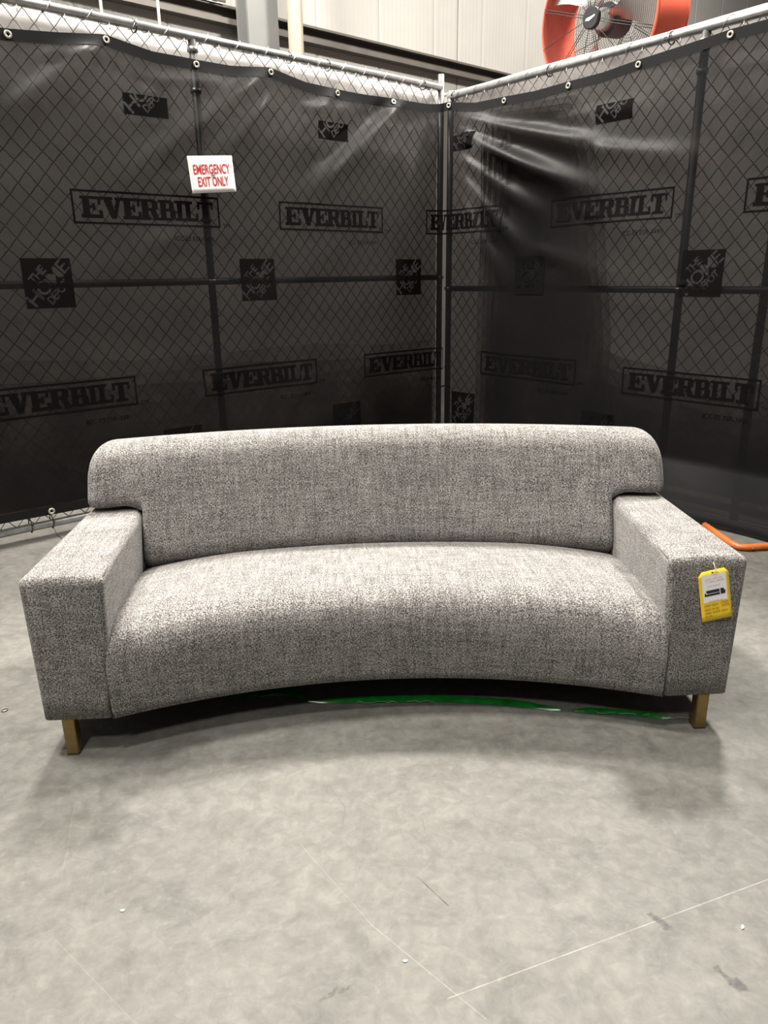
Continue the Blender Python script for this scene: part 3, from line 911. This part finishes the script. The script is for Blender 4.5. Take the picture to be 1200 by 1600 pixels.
bm = bmesh.new()
nxs, nys = 12, 8
w_, h_ = 0.272, 0.186
def sgz(x, y): return 0.0035 * math.sin(x * 16) - 0.25 * x * x + 0.02 * y
gr = [[bm.verts.new((w_ * (i / nxs - .5), h_ * (j / nys - .5), sgz(w_ * (i / nxs - .5), h_ * (j / nys - .5)))) for i in range(nxs + 1)] for j in range(nys + 1)]
for j in range(nys):
    for i in range(nxs): bm.faces.new((gr[j][i], gr[j][i + 1], gr[j + 1][i + 1], gr[j + 1][i]))
board = from_bm('board', bm, MAT['sign'], sign, True)
md = board.modifiers.new('thickness', 'SOLIDIFY'); md.thickness = 0.0015; md.offset = -1
for txt, y, w2 in (('EMERGENCY', 0.026, 0.222), ('EXIT ONLY', -0.036, 0.186)):
    o = text_mesh('lettering', txt, w2, 0.050, MAT['red'], sign, (0, y, 0), 0.018)
    for v in o.data.vertices: v.co.z = sgz(v.co.x, v.co.y) + 0.0012
tube('zip_tie', [(-0.012, -0.004, 0.001), (-0.008, -0.005, 0.004), (0.006, -0.004, 0.004), (0.012, -0.003, 0.001)], 0.0022, MAT['ziptie'], sign, 6)

# ------------------------------------------------------------------ red drum fan behind the right fence
fan_c = Vector((1.505, 5.80, 3.00))
to_cam = (Vector((0, 0, CAM_H)) - fan_c).normalized()
yaw = math.atan2(to_cam.y, to_cam.x) - math.radians(38)          # turned away to the left of the viewer
axis = Vector((math.cos(yaw), math.sin(yaw), -0.10)).normalized()
fan = empty('drum_fan', (fan_c.x, fan_c.y, 0))
tag(fan, 'red and black industrial drum fan on a stand above the right fence', 'fan')
fr = axis
fx = Vector((0, 0, 1)).cross(fr).normalized(); fy = fr.cross(fx)
FM = Matrix((fx, fy, fr)).transposed().to_4x4(); FM.translation = fan_c - Vector(fan.location)
FR, FD = 0.475, 0.34
def fan_obj(name, v, f, mat, smooth=True):
    o = from_data(name, [FM @ Vector(p) for p in v], f, mat, fan, smooth)
    return o
# drum shell: front rim at z=0, back at z=-FD
K = 72
prof = [(FR, 0.012), (FR + 0.012, 0.0), (FR + 0.006, -0.02), (FR, -0.05), (FR, -FD + 0.05), (FR + 0.006, -FD + 0.02), (FR + 0.012, -FD), (FR, -FD - 0.01),
        (FR - 0.012, -FD), (FR - 0.006, -FD + 0.05), (FR - 0.006, -0.05), (FR - 0.012, 0.0)]
v, f = [], []
for i in range(K):
    a = 2 * math.pi * i / K
    for r, z in prof: v.append((r * math.cos(a), r * math.sin(a), z))
P_ = len(prof)
for i in range(K):
    for j in range(P_):
        f.append((i * P_ + j, ((i + 1) % K) * P_ + j, ((i + 1) % K) * P_ + (j + 1) % P_, i * P_ + (j + 1) % P_))
drum = fan_obj('drum', v, f, MAT['fanred'])
for p in (0.3, 1.9, 3.5, 5.0):
    vb, fb = tube_data([((FR + d) * math.cos(p), (FR + d) * math.sin(p), -FD + 0.05) for d in (0.0, 0.012)], 0.008, 8)
    fan_obj('bolt', vb, fb, MAT['black'])
def guard(name, z0, bulge, nr_, parent_mat, radial):
    acc = Acc()
    for k in range(nr_):
        r = 0.075 + (FR - 0.01 - 0.075) * k / (nr_ - 1)
        z = z0 + bulge * (1 - (r / FR) ** 2)
        acc.tube([(r * math.cos(a), r * math.sin(a), z) for a in np.linspace(0, 2 * math.pi, 57)[:-1]], 0.0016, 4, True)
    o1 = fan_obj(name, acc.v, acc.f, parent_mat)
    acc = Acc()
    for k in range(radial):
        for d in ((-0.008, 0.008) if k % 2 else (0.0,)):
            a = 2 * math.pi * k / radial + 0.2
            pts = []
            for r in np.linspace(0.055, FR - 0.005, 7):
                z = z0 + bulge * (1 - (r / FR) ** 2) + 0.004
                pts.append((r * math.cos(a) - d * math.sin(a), r * math.sin(a) + d * math.cos(a), z))
            acc.tube(pts, 0.0026, 5)
    o2 = fan_obj(name + '_spokes', acc.v, acc.f, parent_mat)
    return o1, o2
guard('front_guard', 0.01, 0.045, 30, MAT['guard'], 12)
guard('back_guard', -FD, -0.03, 22, MAT['guard'], 8)
def disc(name, r, z0, z1, mat, seg=32, bev=0.008):
    v, f = [], []
    pr = [(0.0001, z1), (r - bev, z1), (r, z1 - bev), (r, z0), (0.0001, z0)]
    for i in range(seg):
        a = 2 * math.pi * i / seg
        for q, z in pr: v.append((q * math.cos(a), q * math.sin(a), z))
    for i in range(seg):
        for j in range(len(pr) - 1):
            f.append((i * 5 + j, i * 5 + j + 1, ((i + 1) % seg) * 5 + j + 1, ((i + 1) % seg) * 5 + j))
    return fan_obj(name, v, f, mat, False)
cap = disc('hub_cap', 0.068, 0.045, 0.072, MAT['black'])
vv = [(-0.040, -0.010, 0.0745), (-0.010, -0.016, 0.0745), (0.038, 0.004, 0.0745), (0.040, 0.014, 0.0745), (0.012, 0.008, 0.0745), (-0.030, 0.002, 0.0745)]
fan_obj('hub_emblem', vv, [(0, 1, 2, 3, 4, 5)], MAT['paper'], False)
disc('motor', 0.105, -0.26, -0.10, MAT['black'])
disc('blade_hub', 0.07, -0.10, -0.05, MAT['alum'])
for k in range(3):
    a0 = 2 * math.pi * k / 3 + 0.1
    v, f = [], []
    nr2, na = 8, 7
    for th in (0.0, -0.004):
        for i in range(nr2 + 1):
            r = 0.06 + (FR - 0.03 - 0.06) * i / nr2
            half = 0.30 + 0.42 * (i / nr2)
            for j in range(na + 1):
                q = j / na - .5
                a = a0 + q * 2 * half * 0.75
                v.append((r * math.cos(a), r * math.sin(a), -0.085 + th + 0.10 * q * (1 - 0.3 * i / nr2)))
    c = (nr2 + 1) * (na + 1)
    for th in range(2):
        for i in range(nr2):
            for j in range(na):
                q = th * c + i * (na + 1) + j
                f.append((q, q + 1, q + na + 2, q + na + 1) if th == 0 else (q + na + 1, q + na + 2, q + 1, q))
    fan_obj('blade', v, f, MAT['alum'])
# yoke and pedestal down to the floor
loc = lambda p: Vector(p)
v, f = tube_data([FM @ Vector(((FR + 0.03) * math.cos(a), (FR + 0.03) * math.sin(a), -FD / 2)) for a in np.linspace(1.28 * math.pi, 1.72 * math.pi, 19)], 0.018, 10)
from_data('yoke', v, f, MAT['black'], fan, True)
bot = FM @ Vector((0, -(FR + 0.03), -FD / 2))
tube('pole', [(bot.x, bot.y, 0.03), (bot.x, bot.y, 1.2), tuple(bot)], 0.03, MAT['black'], fan, 14)
tube('base', [(bot.x, bot.y, 0.0), (bot.x, bot.y, 0.03), (bot.x, bot.y, 0.05)], [0.36, 0.36, 0.05], MAT['black'], fan, 32)

# ------------------------------------------------------------------ the curved sofa
SOFA_YAW = math.radians(2.56)
sofa = empty('curved_sofa', (0.016, 1.903, 0.0), SOFA_YAW)
tag(sofa, 'grey tweed curved sofa with wide track arms and square brass legs', 'sofa')
BC = 0.162 - 2.14            # centre of curvature, in front of the sofa
def pol(a, bc, z):
    """a: sideways, bc: depth measured on the sofa's centre line."""
    r = bc - BC
    return np.array([a, BC + math.sqrt(max(r * r - a * a, 1e-6)), z])

def dense(pts, step=0.02):
    """closed Catmull-Rom through (b, z, sharp) points."""
    out = []
    n = len(pts)
    for i in range(n):
        p0, p1, p2, p3 = pts[(i - 1) % n], pts[i], pts[(i + 1) % n], pts[(i + 2) % n]
        a, b_, c, d = [np.array(q[:2]) for q in (p0, p1, p2, p3)]
        if p1[2]: a = 2 * b_ - c
        if p2[2]: d = 2 * c - b_
        L_ = np.linalg.norm(c - b_)
        m = max(1, int(L_ / step))
        for k in range(m):
            t = k / m
            out.append(0.5 * ((2 * b_) + (-a + c) * t + (2 * a - 5 * b_ + 4 * c - d) * t * t + (-a + 3 * b_ - 3 * c + d) * t ** 3))
    return np.array(out)

def sweep(name, cols, prof_of, mat, zshift=None, parent=sofa):
    """cols: list of (a, inset); prof_of(a, inset) -> (n,2) profile, same count for all."""
    V, UV = [], []
    n = None
    for a, ins in cols:
        pr = prof_of(a, ins)
        n = len(pr)
        arc = np.concatenate([[0], np.cumsum(np.linalg.norm(np.diff(prof_of(0.0, 0.0), axis=0), axis=1))])
        for k, (b_, z) in enumerate(pr):
            aa = a if not callable(WID) else a * WID(b_)
            zz = z if zshift is None else z + zshift(aa, b_, z)
            V.append(pol(aa, b_, zz)); UV.append((aa, arc[k]))
    F = []
    m = len(cols)
    for i in range(m - 1):
        for k in range(n):
            l = (k + 1) % n
            F.append((i * n + k, (i + 1) * n + k, (i + 1) * n + l, i * n + l))
    F.append(tuple(range(n - 1, -1, -1))); F.append(tuple((m - 1) * n + k for k in range(n)))
    me_ = bpy.data.meshes.new(name)
    me_.from_pydata([tuple(p) for p in V], [], F)
    uvl = me_.uv_layers.new(name='UVMap')
    tot = float(arc[-1])
    for poly in me_.polygons:
        ks = [me_.loops[li].vertex_index for li in poly.loop_indices]
        wrapu = any(k % n == 0 for k in ks) and any(k % n == n - 1 for k in ks)
        for li, k in zip(poly.loop_indices, ks):
            u_, v_ = UV[k]
            if len(ks) > 4: u_, v_ = V[k][1], V[k][2]
            elif wrapu and k % n == 0: v_ = tot + 0.02
            uvl.data[li].uv = (u_, v_)
        poly.use_smooth = len(ks) <= 4
    bm = bmesh.new(); bm.from_mesh(me_)
    bmesh.ops.recalc_face_normals(bm, faces=bm.faces)
    bm.to_mesh(me_); bm.free()
    return link(name, me_, mat, parent)

def end_cols(aend, rho, ninner=48, k=7):
    cols = [(-(aend - rho) + 2 * (aend - rho) * i / ninner, 0.0) for i in range(ninner + 1)]
    ends = [(aend - rho + rho * math.sin(p), rho * (1 - math.cos(p))) for p in np.linspace(0, math.pi / 2, k + 1)[1:]]
    return [(-a, i) for a, i in reversed(ends)] + cols + ends

# --- seat: front face, rolled edge, slightly dished top
seat_pts = [(0.162, 0.122, 1), (0.155, 0.20, 0), (0.153, 0.28, 0), (0.158, 0.335, 0), (0.178, 0.378, 0), (0.225, 0.405, 0), (0.30, 0.413, 0), (0.45, 0.408, 0), (0.60, 0.395, 0), (0.70, 0.382, 0), (0.78, 0.365, 1), (0.78, 0.122, 1)]
SEATP = dense(seat_pts)
def seat_prof(a, ins):
    p = SEATP.copy()
    p[:, 0] = np.where(p[:, 0] < 0.45, p[:, 0] + ins * 0.30 * np.clip((p[:, 1] - 0.122) / 0.1, 0, 1), p[:, 0])
    top = np.clip((p[:, 1] - 0.20) / 0.2, 0, 1)
    p[:, 1] -= ins * 0.9 * top
    return p
WID = lambda b_: 1.0 + 0.060 * (b_ - 0.162) / 0.6
def seat_drop(a, b_, z):
    t = max(0.0, (abs(a) / 0.83 - 0.55) / 0.45)
    return -0.022 * t * t * (1 if z > 0.33 else max(0.0, (z - 0.2) / 0.13))
seat = sweep('seat', end_cols(0.8205, 0.020, 56), seat_prof, MAT['fabric'], seat_drop)
# --- backrest: T-shaped, its upper roll lies over the arms
back_pts = [(0.765, 0.345, 1), (0.738, 0.372, 0), (0.730, 0.41, 0), (0.752, 0.50, 0), (0.782, 0.60, 0), (0.806, 0.68, 0), (0.835, 0.745, 0), (0.885, 0.785, 0), (0.945, 0.792, 0), (1.005, 0.768, 0), (1.035, 0.70, 0), (1.04, 0.50, 0), (1.04, 0.122, 1), (0.78, 0.122, 1)]
BACKP = dense(back_pts, 0.018)
ZC = ZC0 = 0.579
fi = [i for i in range(len(BACKP)) if BACKP[i, 0] < 0.9 and BACKP[i, 1] < 0.75]
front_at_zc = float(np.interp(ZC, [BACKP[i, 1] for i in sorted(fi, key=lambda q: BACKP[q, 1]) if BACKP[i, 1] > 0.40], [BACKP[i, 0] for i in sorted(fi, key=lambda q: BACKP[q, 1]) if BACKP[i, 1] > 0.40]))
def back_prof(a, ins):
    p = BACKP.copy()
    if abs(a) > 0.853:
        ZC = ZC0 - 0.034 * max(0.0, 1 - (abs(a) - 0.855) / 0.07) ** 2
        low = p[:, 1] < ZC
        p[:, 0] = np.where(low, np.maximum(p[:, 0], front_at_zc), p[:, 0])
        p[:, 1] = np.maximum(p[:, 1], ZC)
        # soft lower edge where the roll meets the arm
        d = np.clip(1 - (p[:, 1] - ZC) / 0.035, 0, 1)
        p[:, 0] = np.where(p[:, 0] < 0.9, p[:, 0] + 0.022 * d * d, p[:, 0])
    if ins:
        zc, hz = 0.60, 0.192
        bc_, hb = 0.91, 0.13
        p[:, 1] = zc + (p[:, 1] - zc) * (1 - ins / hz)
        p[:, 0] = bc_ + (p[:, 0] - bc_) * (1 - 0.55 * ins / hb)
    return p
WID = None
cols = end_cols(1.034, 0.075, 60, 8)
cols = [c for c in cols if abs(abs(c[0]) - 0.853) > 0.012] + [(s * q, 0.0) for s in (-1, 1) for q in (0.852, 0.854, 0.866, 0.88, 0.895, 0.91)]
cols.sort()
backrest = sweep('backrest', cols, back_prof, MAT['fabric'])
# faint upright panel seams in the back
def back_seam(a):
    pts = []
    for i in sorted(fi, key=lambda q: BACKP[q, 1]):
        b_, z = BACKP[i]
        if 0.40 < z < 0.735: pts.append(pol(a, b_ - 0.0006, z))
    o = tube('seam', pts, 0.0016, MAT['fabric'], backrest, 5)
    return o
for a in (-0.245, 0.225): back_seam(a)

# --- arms
def arm(side):
    bm = bmesh.new()
    zt, zb = 0.566, 0.120
    pts = {}
    for nm, a, b_, z in (('fit', .795, 0.002, zt), ('fot', 1.032, 0.002, zt), ('bot', 1.046, .80, zt), ('bit', .872, .80, zt),
                         ('fib', .824, 0.006, zb), ('fob', 1.026, 0.006, zb), ('bob', 1.04, .80, zb), ('bib', .88, .80, zb)):
        pts[nm] = bm.verts.new((a * side, b_, z))
    q = pts
    for fc in (('fit', 'fot', 'bot', 'bit'), ('fib', 'fob', 'bob', 'bib'), ('fit', 'fot', 'fob', 'fib'), ('bit', 'bot', 'bob', 'bib'), ('fit', 'bit', 'bib', 'fib'), ('fot', 'bot', 'bob', 'fob')):
        bm.faces.new([q[k] for k in fc])
    bmesh.ops.recalc_face_normals(bm, faces=bm.faces)
    def edge(a, b_):
        return next(e for e in bm.edges if {e.verts[0], e.verts[1]} == {q[a], q[b_]})
    top = [edge('fit', 'fot'), edge('fot', 'bot'), edge('bot', 'bit'), edge('bit', 'fit'), edge('fit', 'fib'), edge('fot', 'fob')]
    bmesh.ops.bevel(bm, geom=top, offset=0.022, segments=5, profile=0.55, affect='EDGES', clamp_overlap=True)
    # subdivide and puff the faces a little
    bmesh.ops.subdivide_edges(bm, edges=[e for e in bm.edges if e.calc_length() > 0.15], cuts=5, use_grid_fill=True)
    for v in bm.verts:
        x = abs(v.co.x)
        ty = max(0, min(1, v.co.y / .8)); tz = (v.co.z - zb) / (zt - zb)
        if v.co.z > zt - 0.004: v.co.z += 0.010 * math.sin(math.pi * max(0, min(1, (x - .80) / .23))) * math.sin(math.pi * min(1, 0.12 + ty * 0.88)) ** .5
        xin = 0.795 + 0.077 * ty
        if v.co.z > 0.50 and x < xin + 0.075: v.co.z -= 0.034 * max(0.0, (ty - 0.35) / 0.65) * (1 - max(0.0, x - xin) / 0.075) ** 2 * min(1.0, (v.co.z - 0.50) / 0.05)
        if v.co.y < 0.01: v.co.y -= 0.006 * math.sin(math.pi * max(0, min(1, (x - .80) / .23))) * math.sin(math.pi * max(0, min(1, tz)))
    me_ = bpy.data.meshes.new('arm')
    bmesh.ops.recalc_face_normals(bm, faces=bm.faces)
    uvl = bm.loops.layers.uv.new('UVMap')
    bm.normal_update()
    for fce in bm.faces:
        fce.smooth = True
        nn = fce.normal
        for lp in fce.loops:
            c = lp.vert.co
            if abs(nn.z) > 0.7: lp[uvl].uv = (c.x + 3.1 * side, c.y + 0.566)
            elif abs(nn.y) > abs(nn.x): lp[uvl].uv = (c.x + 3.1 * side, c.z)
            else: lp[uvl].uv = (c.y + 7.0 * side, c.z)
    bm.to_mesh(me_); bm.free()
    o = link('arm', me_, MAT['fabric'], sofa)
    # sewn seam along the inner top edge; dark tube paints the front joint's gap shade
    tube('seam', [(side * (0.8015 + (0.878 - 0.8015) * t), 0.010 + .62 * t, 0.5615 - 0.027 * max(0.0, (0.775 * t - 0.35) / 0.65)) for t in np.linspace(0.03, 1, 8)], 0.0022, MAT['fabric'], o, 6)
    tube('joint_seam_shade', [(side * a, b_, z) for a, b_, z in ((0.8255, 0.0045, 0.122), (0.8235, 0.001, 0.20), (0.8215, 0.0, 0.28), (0.819, 0.003, 0.335))], 0.0020, MAT['seam'], o, 6)
    return o
for side in (-1, 1): arm(side)
# --- underside cover and legs
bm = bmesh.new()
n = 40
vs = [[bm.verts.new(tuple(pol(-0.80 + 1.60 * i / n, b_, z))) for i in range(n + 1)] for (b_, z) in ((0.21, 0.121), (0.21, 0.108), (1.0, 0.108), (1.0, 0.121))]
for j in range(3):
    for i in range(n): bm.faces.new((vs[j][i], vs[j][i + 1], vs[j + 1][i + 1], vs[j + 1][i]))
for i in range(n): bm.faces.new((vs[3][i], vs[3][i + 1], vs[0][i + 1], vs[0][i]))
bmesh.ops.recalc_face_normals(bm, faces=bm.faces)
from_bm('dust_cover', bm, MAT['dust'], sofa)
for a, b_ in ((-0.955, 0.021), (0.952, 0.021), (-0.93, 0.72), (0.93, 0.72)):
    bm = bmesh.new()
    add_box(bm, a, b_, 0.0625, 0.036, 0.036, 0.119)
    bmesh.ops.bevel(bm, geom=list(bm.edges), offset=0.002, segments=2, affect='EDGES')
    lg_ = from_bm('leg', bm, MAT['brass'], sofa)
    bm = bmesh.new(); add_box(bm, a, b_, 0.0015, 0.035, 0.035, 0.003)
    from_bm('glide', bm, MAT['pad'], lg_)

# ------------------------------------------------------------------ yellow hang tag on the right arm
def sofa_world(a, b_, z):
    c, s = math.cos(SOFA_YAW), math.sin(SOFA_YAW)
    return Vector((0.016 + a * c - b_ * s, 1.903 + a * s + b_ * c, z))
tg = empty('hang_tag')
ta = math.radians(11.5)
sxv = Vector((math.cos(SOFA_YAW), math.sin(SOFA_YAW), 0)); szv = Vector((0, 0, 1))
tilt = math.radians(4)
out = Vector((sxv.y, -sxv.x, 0))
szv = (szv * math.cos(tilt) - out * math.sin(tilt) * -0.0).normalized()
tx = sxv * math.cos(ta) + szv * math.sin(ta); ty = szv * math.cos(ta) - sxv * math.sin(ta)
tg.matrix_world = flat_frame(sofa_world(0.935, -0.012, 0.460), tx, ty)
tag(tg, 'yellow price tag with white label hanging on the front of the right arm', 'tag')
TW, TH = 0.088, 0.158
def tz(x, y): return 0.10 * max(0.0, -y) ** 1.4 * 0.6 + 0.10 * (x + 0.02) ** 2 * 3
def tag_sheet(name, outline, zoff, mat, thick=0.0008):
    """outline polygon gridded in x so the card can bow."""
    bm = bmesh.new()
    vsb = [bm.verts.new((x, y, 0)) for x, y in outline]
    bm.faces.new(vsb)
    for k in range(1, 7):
        x = -TW / 2 + TW * k / 7
        bmesh.ops.bisect_plane(bm, geom=list(bm.verts) + list(bm.edges) + list(bm.faces), plane_co=(x, 0, 0), plane_no=(1, 0, 0))
    for k in range(1, 9):
        y = -TH / 2 + TH * k / 9
        bmesh.ops.bisect_plane(bm, geom=list(bm.verts) + list(bm.edges) + list(bm.faces), plane_co=(0, y, 0), plane_no=(0, 1, 0))
    for v in bm.verts: v.co.z = tz(v.co.x, v.co.y) + zoff
    o = from_bm(name, bm, mat, tg, True)
    if thick:
        md = o.modifiers.new('thickness', 'SOLIDIFY'); md.thickness = thick; md.offset = -1
    return o
hw, hh = TW / 2, TH / 2
card = tag_sheet('card', [(-hw, -hh), (hw, -hh), (hw, hh - 0.014), (hw - 0.012, hh), (-hw + 0.012, hh), (-hw, hh - 0.014)], 0.0, MAT['yellow'])
label_ = tag_sheet('label', [(-hw + 0.009, -0.020), (hw - 0.009, -0.020), (hw - 0.009, hh - 0.012), (-hw + 0.009, hh - 0.012)], 0.0006, MAT['paper'], 0)
def stroke(name, pts, r, mat, parent): 
    return tube(name, [(x, y, tz(x, y) + 0.0012) for x, y in pts], r, mat, parent, 4)
def scrawl(x0, x1, y, h, mat, parent, nm, r=0.00055, seed=0):
    rg = random.Random(seed)
    n_ = int((x1 - x0) / 0.0012)
    acc = Acc()
    pts = []
    for i in range(n_ + 1):
        x = x0 + (x1 - x0) * i / n_
        pts.append((x, y + (h * rg.uniform(0.2, 0.5) if i % 2 else -h * rg.uniform(0.2, 0.5)), 0))
    v, f = tube_data([(x, yy, tz(x, yy) + 0.0012) for x, yy, _ in pts], r, 4)
    from_data(nm, v, f, mat, parent)
# printed heading and caption lines (too small to read in the picture)
for k, (x0, x1, y) in enumerate(((-0.026, -0.008, 0.055), (-0.004, 0.010, 0.055), (0.013, 0.024, 0.055), (-0.022, -0.018, 0.046), (-0.014, 0.002, 0.046), (0.006, 0.030, 0.046),
                                 (-0.020, -0.008, 0.032), (-0.004, 0.008, 0.032), (0.010, 0.016, 0.032), (-0.020, 0.010, -0.0165), (0.013, 0.020, -0.0165))):
    scrawl(x0, x1, y, 0.0040 if k < 6 else 0.003, MAT['print_grey'], label_, 'printed_line', 0.0005, k)
for k, (x0, x1, y) in enumerate(((-0.034, -0.016, -0.029), (-0.013, 0.006, -0.029), (0.012, 0.014, -0.026), (0.017, 0.036, -0.026), (0.016, 0.038, -0.036),
                                 (-0.034, -0.016, -0.042), (-0.012, -0.006, -0.042), (-0.003, 0.008, -0.042), (-0.034, -0.015, -0.053), (-0.011, 0.010, -0.053), (0.014, 0.032, -0.053), (-0.034, -0.026, -0.064), (-0.023, -0.013, -0.064))):
    scrawl(x0, x1, y, 0.0060, MAT['pen'], card, 'handwriting', 0.00065, 50 + k)
# printed picture of a dark sectional sofa
def flat_poly(nm, pts, mat, parent, zo=0.0011):
    return from_data(nm, [(x, y, tz(x, y) + zo) for x, y in pts], [tuple(range(len(pts)))], mat, parent)
pic = flat_poly('printed_picture', [(-0.030, 0.000), (0.029, 0.000), (0.031, 0.010), (0.027, 0.012), (0.026, 0.018), (-0.025, 0.018), (-0.025, 0.011), (-0.030, 0.010)], MAT['print_black'], label_)
flat_poly('picture_gap', [(-0.026, 0.0068), (0.012, 0.0074), (0.012, 0.0086), (-0.023, 0.0080), (-0.023, 0.011), (-0.026, 0.011)], MAT['paper'], pic, 0.0016)
flat_poly('picture_gap', [(0.014, -0.0005), (0.0162, -0.0005), (0.0155, 0.0185), (0.0133, 0.0185)], MAT['paper'], pic, 0.0016)
flat_poly('punched_hole', [(0.004 * math.cos(a) - 0.002, 0.0022 * math.sin(a) + 0.073) for a in np.linspace(0, 2 * math.pi, 13)[:-1]], MAT['print_black'], card)
tube('string', [(-0.002, 0.073, 0.002), (0.003, 0.078, 0.004), (0.008, 0.081, 0.002), (0.013, 0.079, 0.003), (0.010, 0.074, 0.003), (0.004, 0.076, 0.004), (0.006, 0.088, 0.001), (0.005, 0.100, -0.004)], 0.0010, MAT['string'], tg, 6)

# ------------------------------------------------------------------ green film strip on the floor under the sofa
def film_strip(pts, w, label):
    o_ = Vector((pts[len(pts) // 2][0], pts[len(pts) // 2][1], 0))
    e = empty('green_film_strip', o_)
    tag(e, label, 'plastic film', 'torn green film strips under the sofa')
    px = np.array(pts)
    t = np.linspace(0, 1, len(px)); tt = np.linspace(0, 1, 60)
    X_ = np.interp(tt, t, px[:, 0]); Y_ = np.interp(tt, t, px[:, 1])
    rg = np.random.default_rng(len(pts) * 7 + int(abs(pts[0][0]) * 100))
    vs, fs = [], []
    for i in range(60):
        ww = w * (0.92 + 0.16 * rg.random()) * min(1, 0.25 + 4 * min(tt[i], 1 - tt[i]))
        for j in range(4):
            q = j / 3
            vs.append((X_[i] - o_.x, Y_[i] - o_.y + ww * q, 0.002 + 0.006 * math.sin(q * 2.6) * (0.8 + 0.3 * rg.random()) + 0.003 * q))
    for i in range(59):
        for j in range(3): fs.append((i * 4 + j, (i + 1) * 4 + j, (i + 1) * 4 + j + 1, i * 4 + j + 1))
    from_data('film', vs, fs, MAT['green'], e, True)
    for k in range(3):
        i = rg.integers(2, 57)
        p = [(X_[i] - o_.x + d + 0.02 * (rg.random() - .5), Y_[i] - o_.y - 0.004 + 0.012 * (rg.random() - .5), 0.003 + 0.008 * rg.random()) for d in np.linspace(0, 0.05 + 0.06 * rg.random(), 6)]
        tube('frayed_edge', p, 0.0011, MAT['clear'], e, 4)
film_strip([(-0.53, 2.16), (-0.40, 2.175), (-0.28, 2.15)], 0.05, 'short torn green film strip on the floor under the left half of the sofa')
film_strip([(-0.26, 2.122), (-0.05, 2.117), (0.2, 2.116), (0.41, 2.086), (0.56, 2.050)], 0.032, 'long bright green film strip on the floor under the middle of the sofa')
film_strip([(0.60, 2.046), (0.70, 2.032), (0.80, 2.018), (0.90, 1.996)], 0.026, 'green film strip on the floor just left of the right brass leg')

# ------------------------------------------------------------------ orange steel fence foot at the right
ft = empty('fence_foot', (1.80, 3.50, 0))
tag(ft, 'bent orange steel tube foot on the floor under the right screen', 'fence foot')
pf = np.array([(1.761, 3.80), (1.770, 3.62), (1.776, 3.50), (1.790, 3.462), (1.83, 3.452), (1.94, 3.466), (2.10, 3.487), (2.36, 3.52)])
tube('bent_tube', [(x - 1.80, y - 3.50, 0.0185) for x, y in pf], 0.0175, MAT['orange'], ft, 14)
tube('cross_tube', [(1.99 - 1.80, 3.475 - 3.5, 0.0185), (2.02 - 1.80, 3.40 - 3.5, 0.0185), (2.06 - 1.8, 3.38 - 3.5, 0.0185)], 0.0175, MAT['orange'], ft, 12)
tube('bolt', [(1.85 - 1.80, 3.437 - 3.5, 0.018), (1.85 - 1.80, 3.431 - 3.5, 0.018)], 0.005, MAT['metal'], ft, 8)

# ------------------------------------------------------------------ small things on the floor
def ring_thing(name, x, y, r, t, mat, label, cat):
    o = tube(name, [(r * math.cos(a), r * math.sin(a), t) for a in np.linspace(0, 2 * math.pi, 21)[:-1]], t, mat, None, 6, True)
    o.location = (x, y, 0)
    tag(o, label, cat)
ring_thing('washer', -1.263, 2.108, 0.009, 0.0022, MAT['metal'], 'small steel washer lying on the concrete left of the sofa', 'washer')
def chip(x, y, s, rz, mat, label):
    bm = bmesh.new()
    vs_ = [bm.verts.new((s * math.cos(a) * q, s * 0.6 * math.sin(a) * q, z)) for z in (0, 0.003) for a, q in ((0.2, 1), (1.4, .8), (2.6, 1.1), (3.9, .7), (5.2, 1))]
    bm.faces.new(vs_[:5][::-1]); bm.faces.new(vs_[5:])
    for i in range(5): bm.faces.new((vs_[i], vs_[(i + 1) % 5], vs_[5 + (i + 1) % 5], vs_[5 + i]))
    o = from_bm('paper_scrap', bm, mat, None)
    o.location = (x, y, 0); o.rotation_euler = (0, 0, rz)
    tag(o, label, 'debris', 'pale scraps on the concrete')
chip(-0.600, 1.293, 0.0055, 0.3, MAT['paper'], 'tiny white scrap on the concrete, nearest the left front corner')
chip(0.030, 1.155, 0.005, 0.2, MAT['paper'], 'tiny white scrap on the concrete at the bottom middle, beside the long chalk line')
chip(0.760, 1.225, 0.006, 1.2, MAT['paper'], 'tiny white scrap on the concrete at the right, just below the straight chalk line')
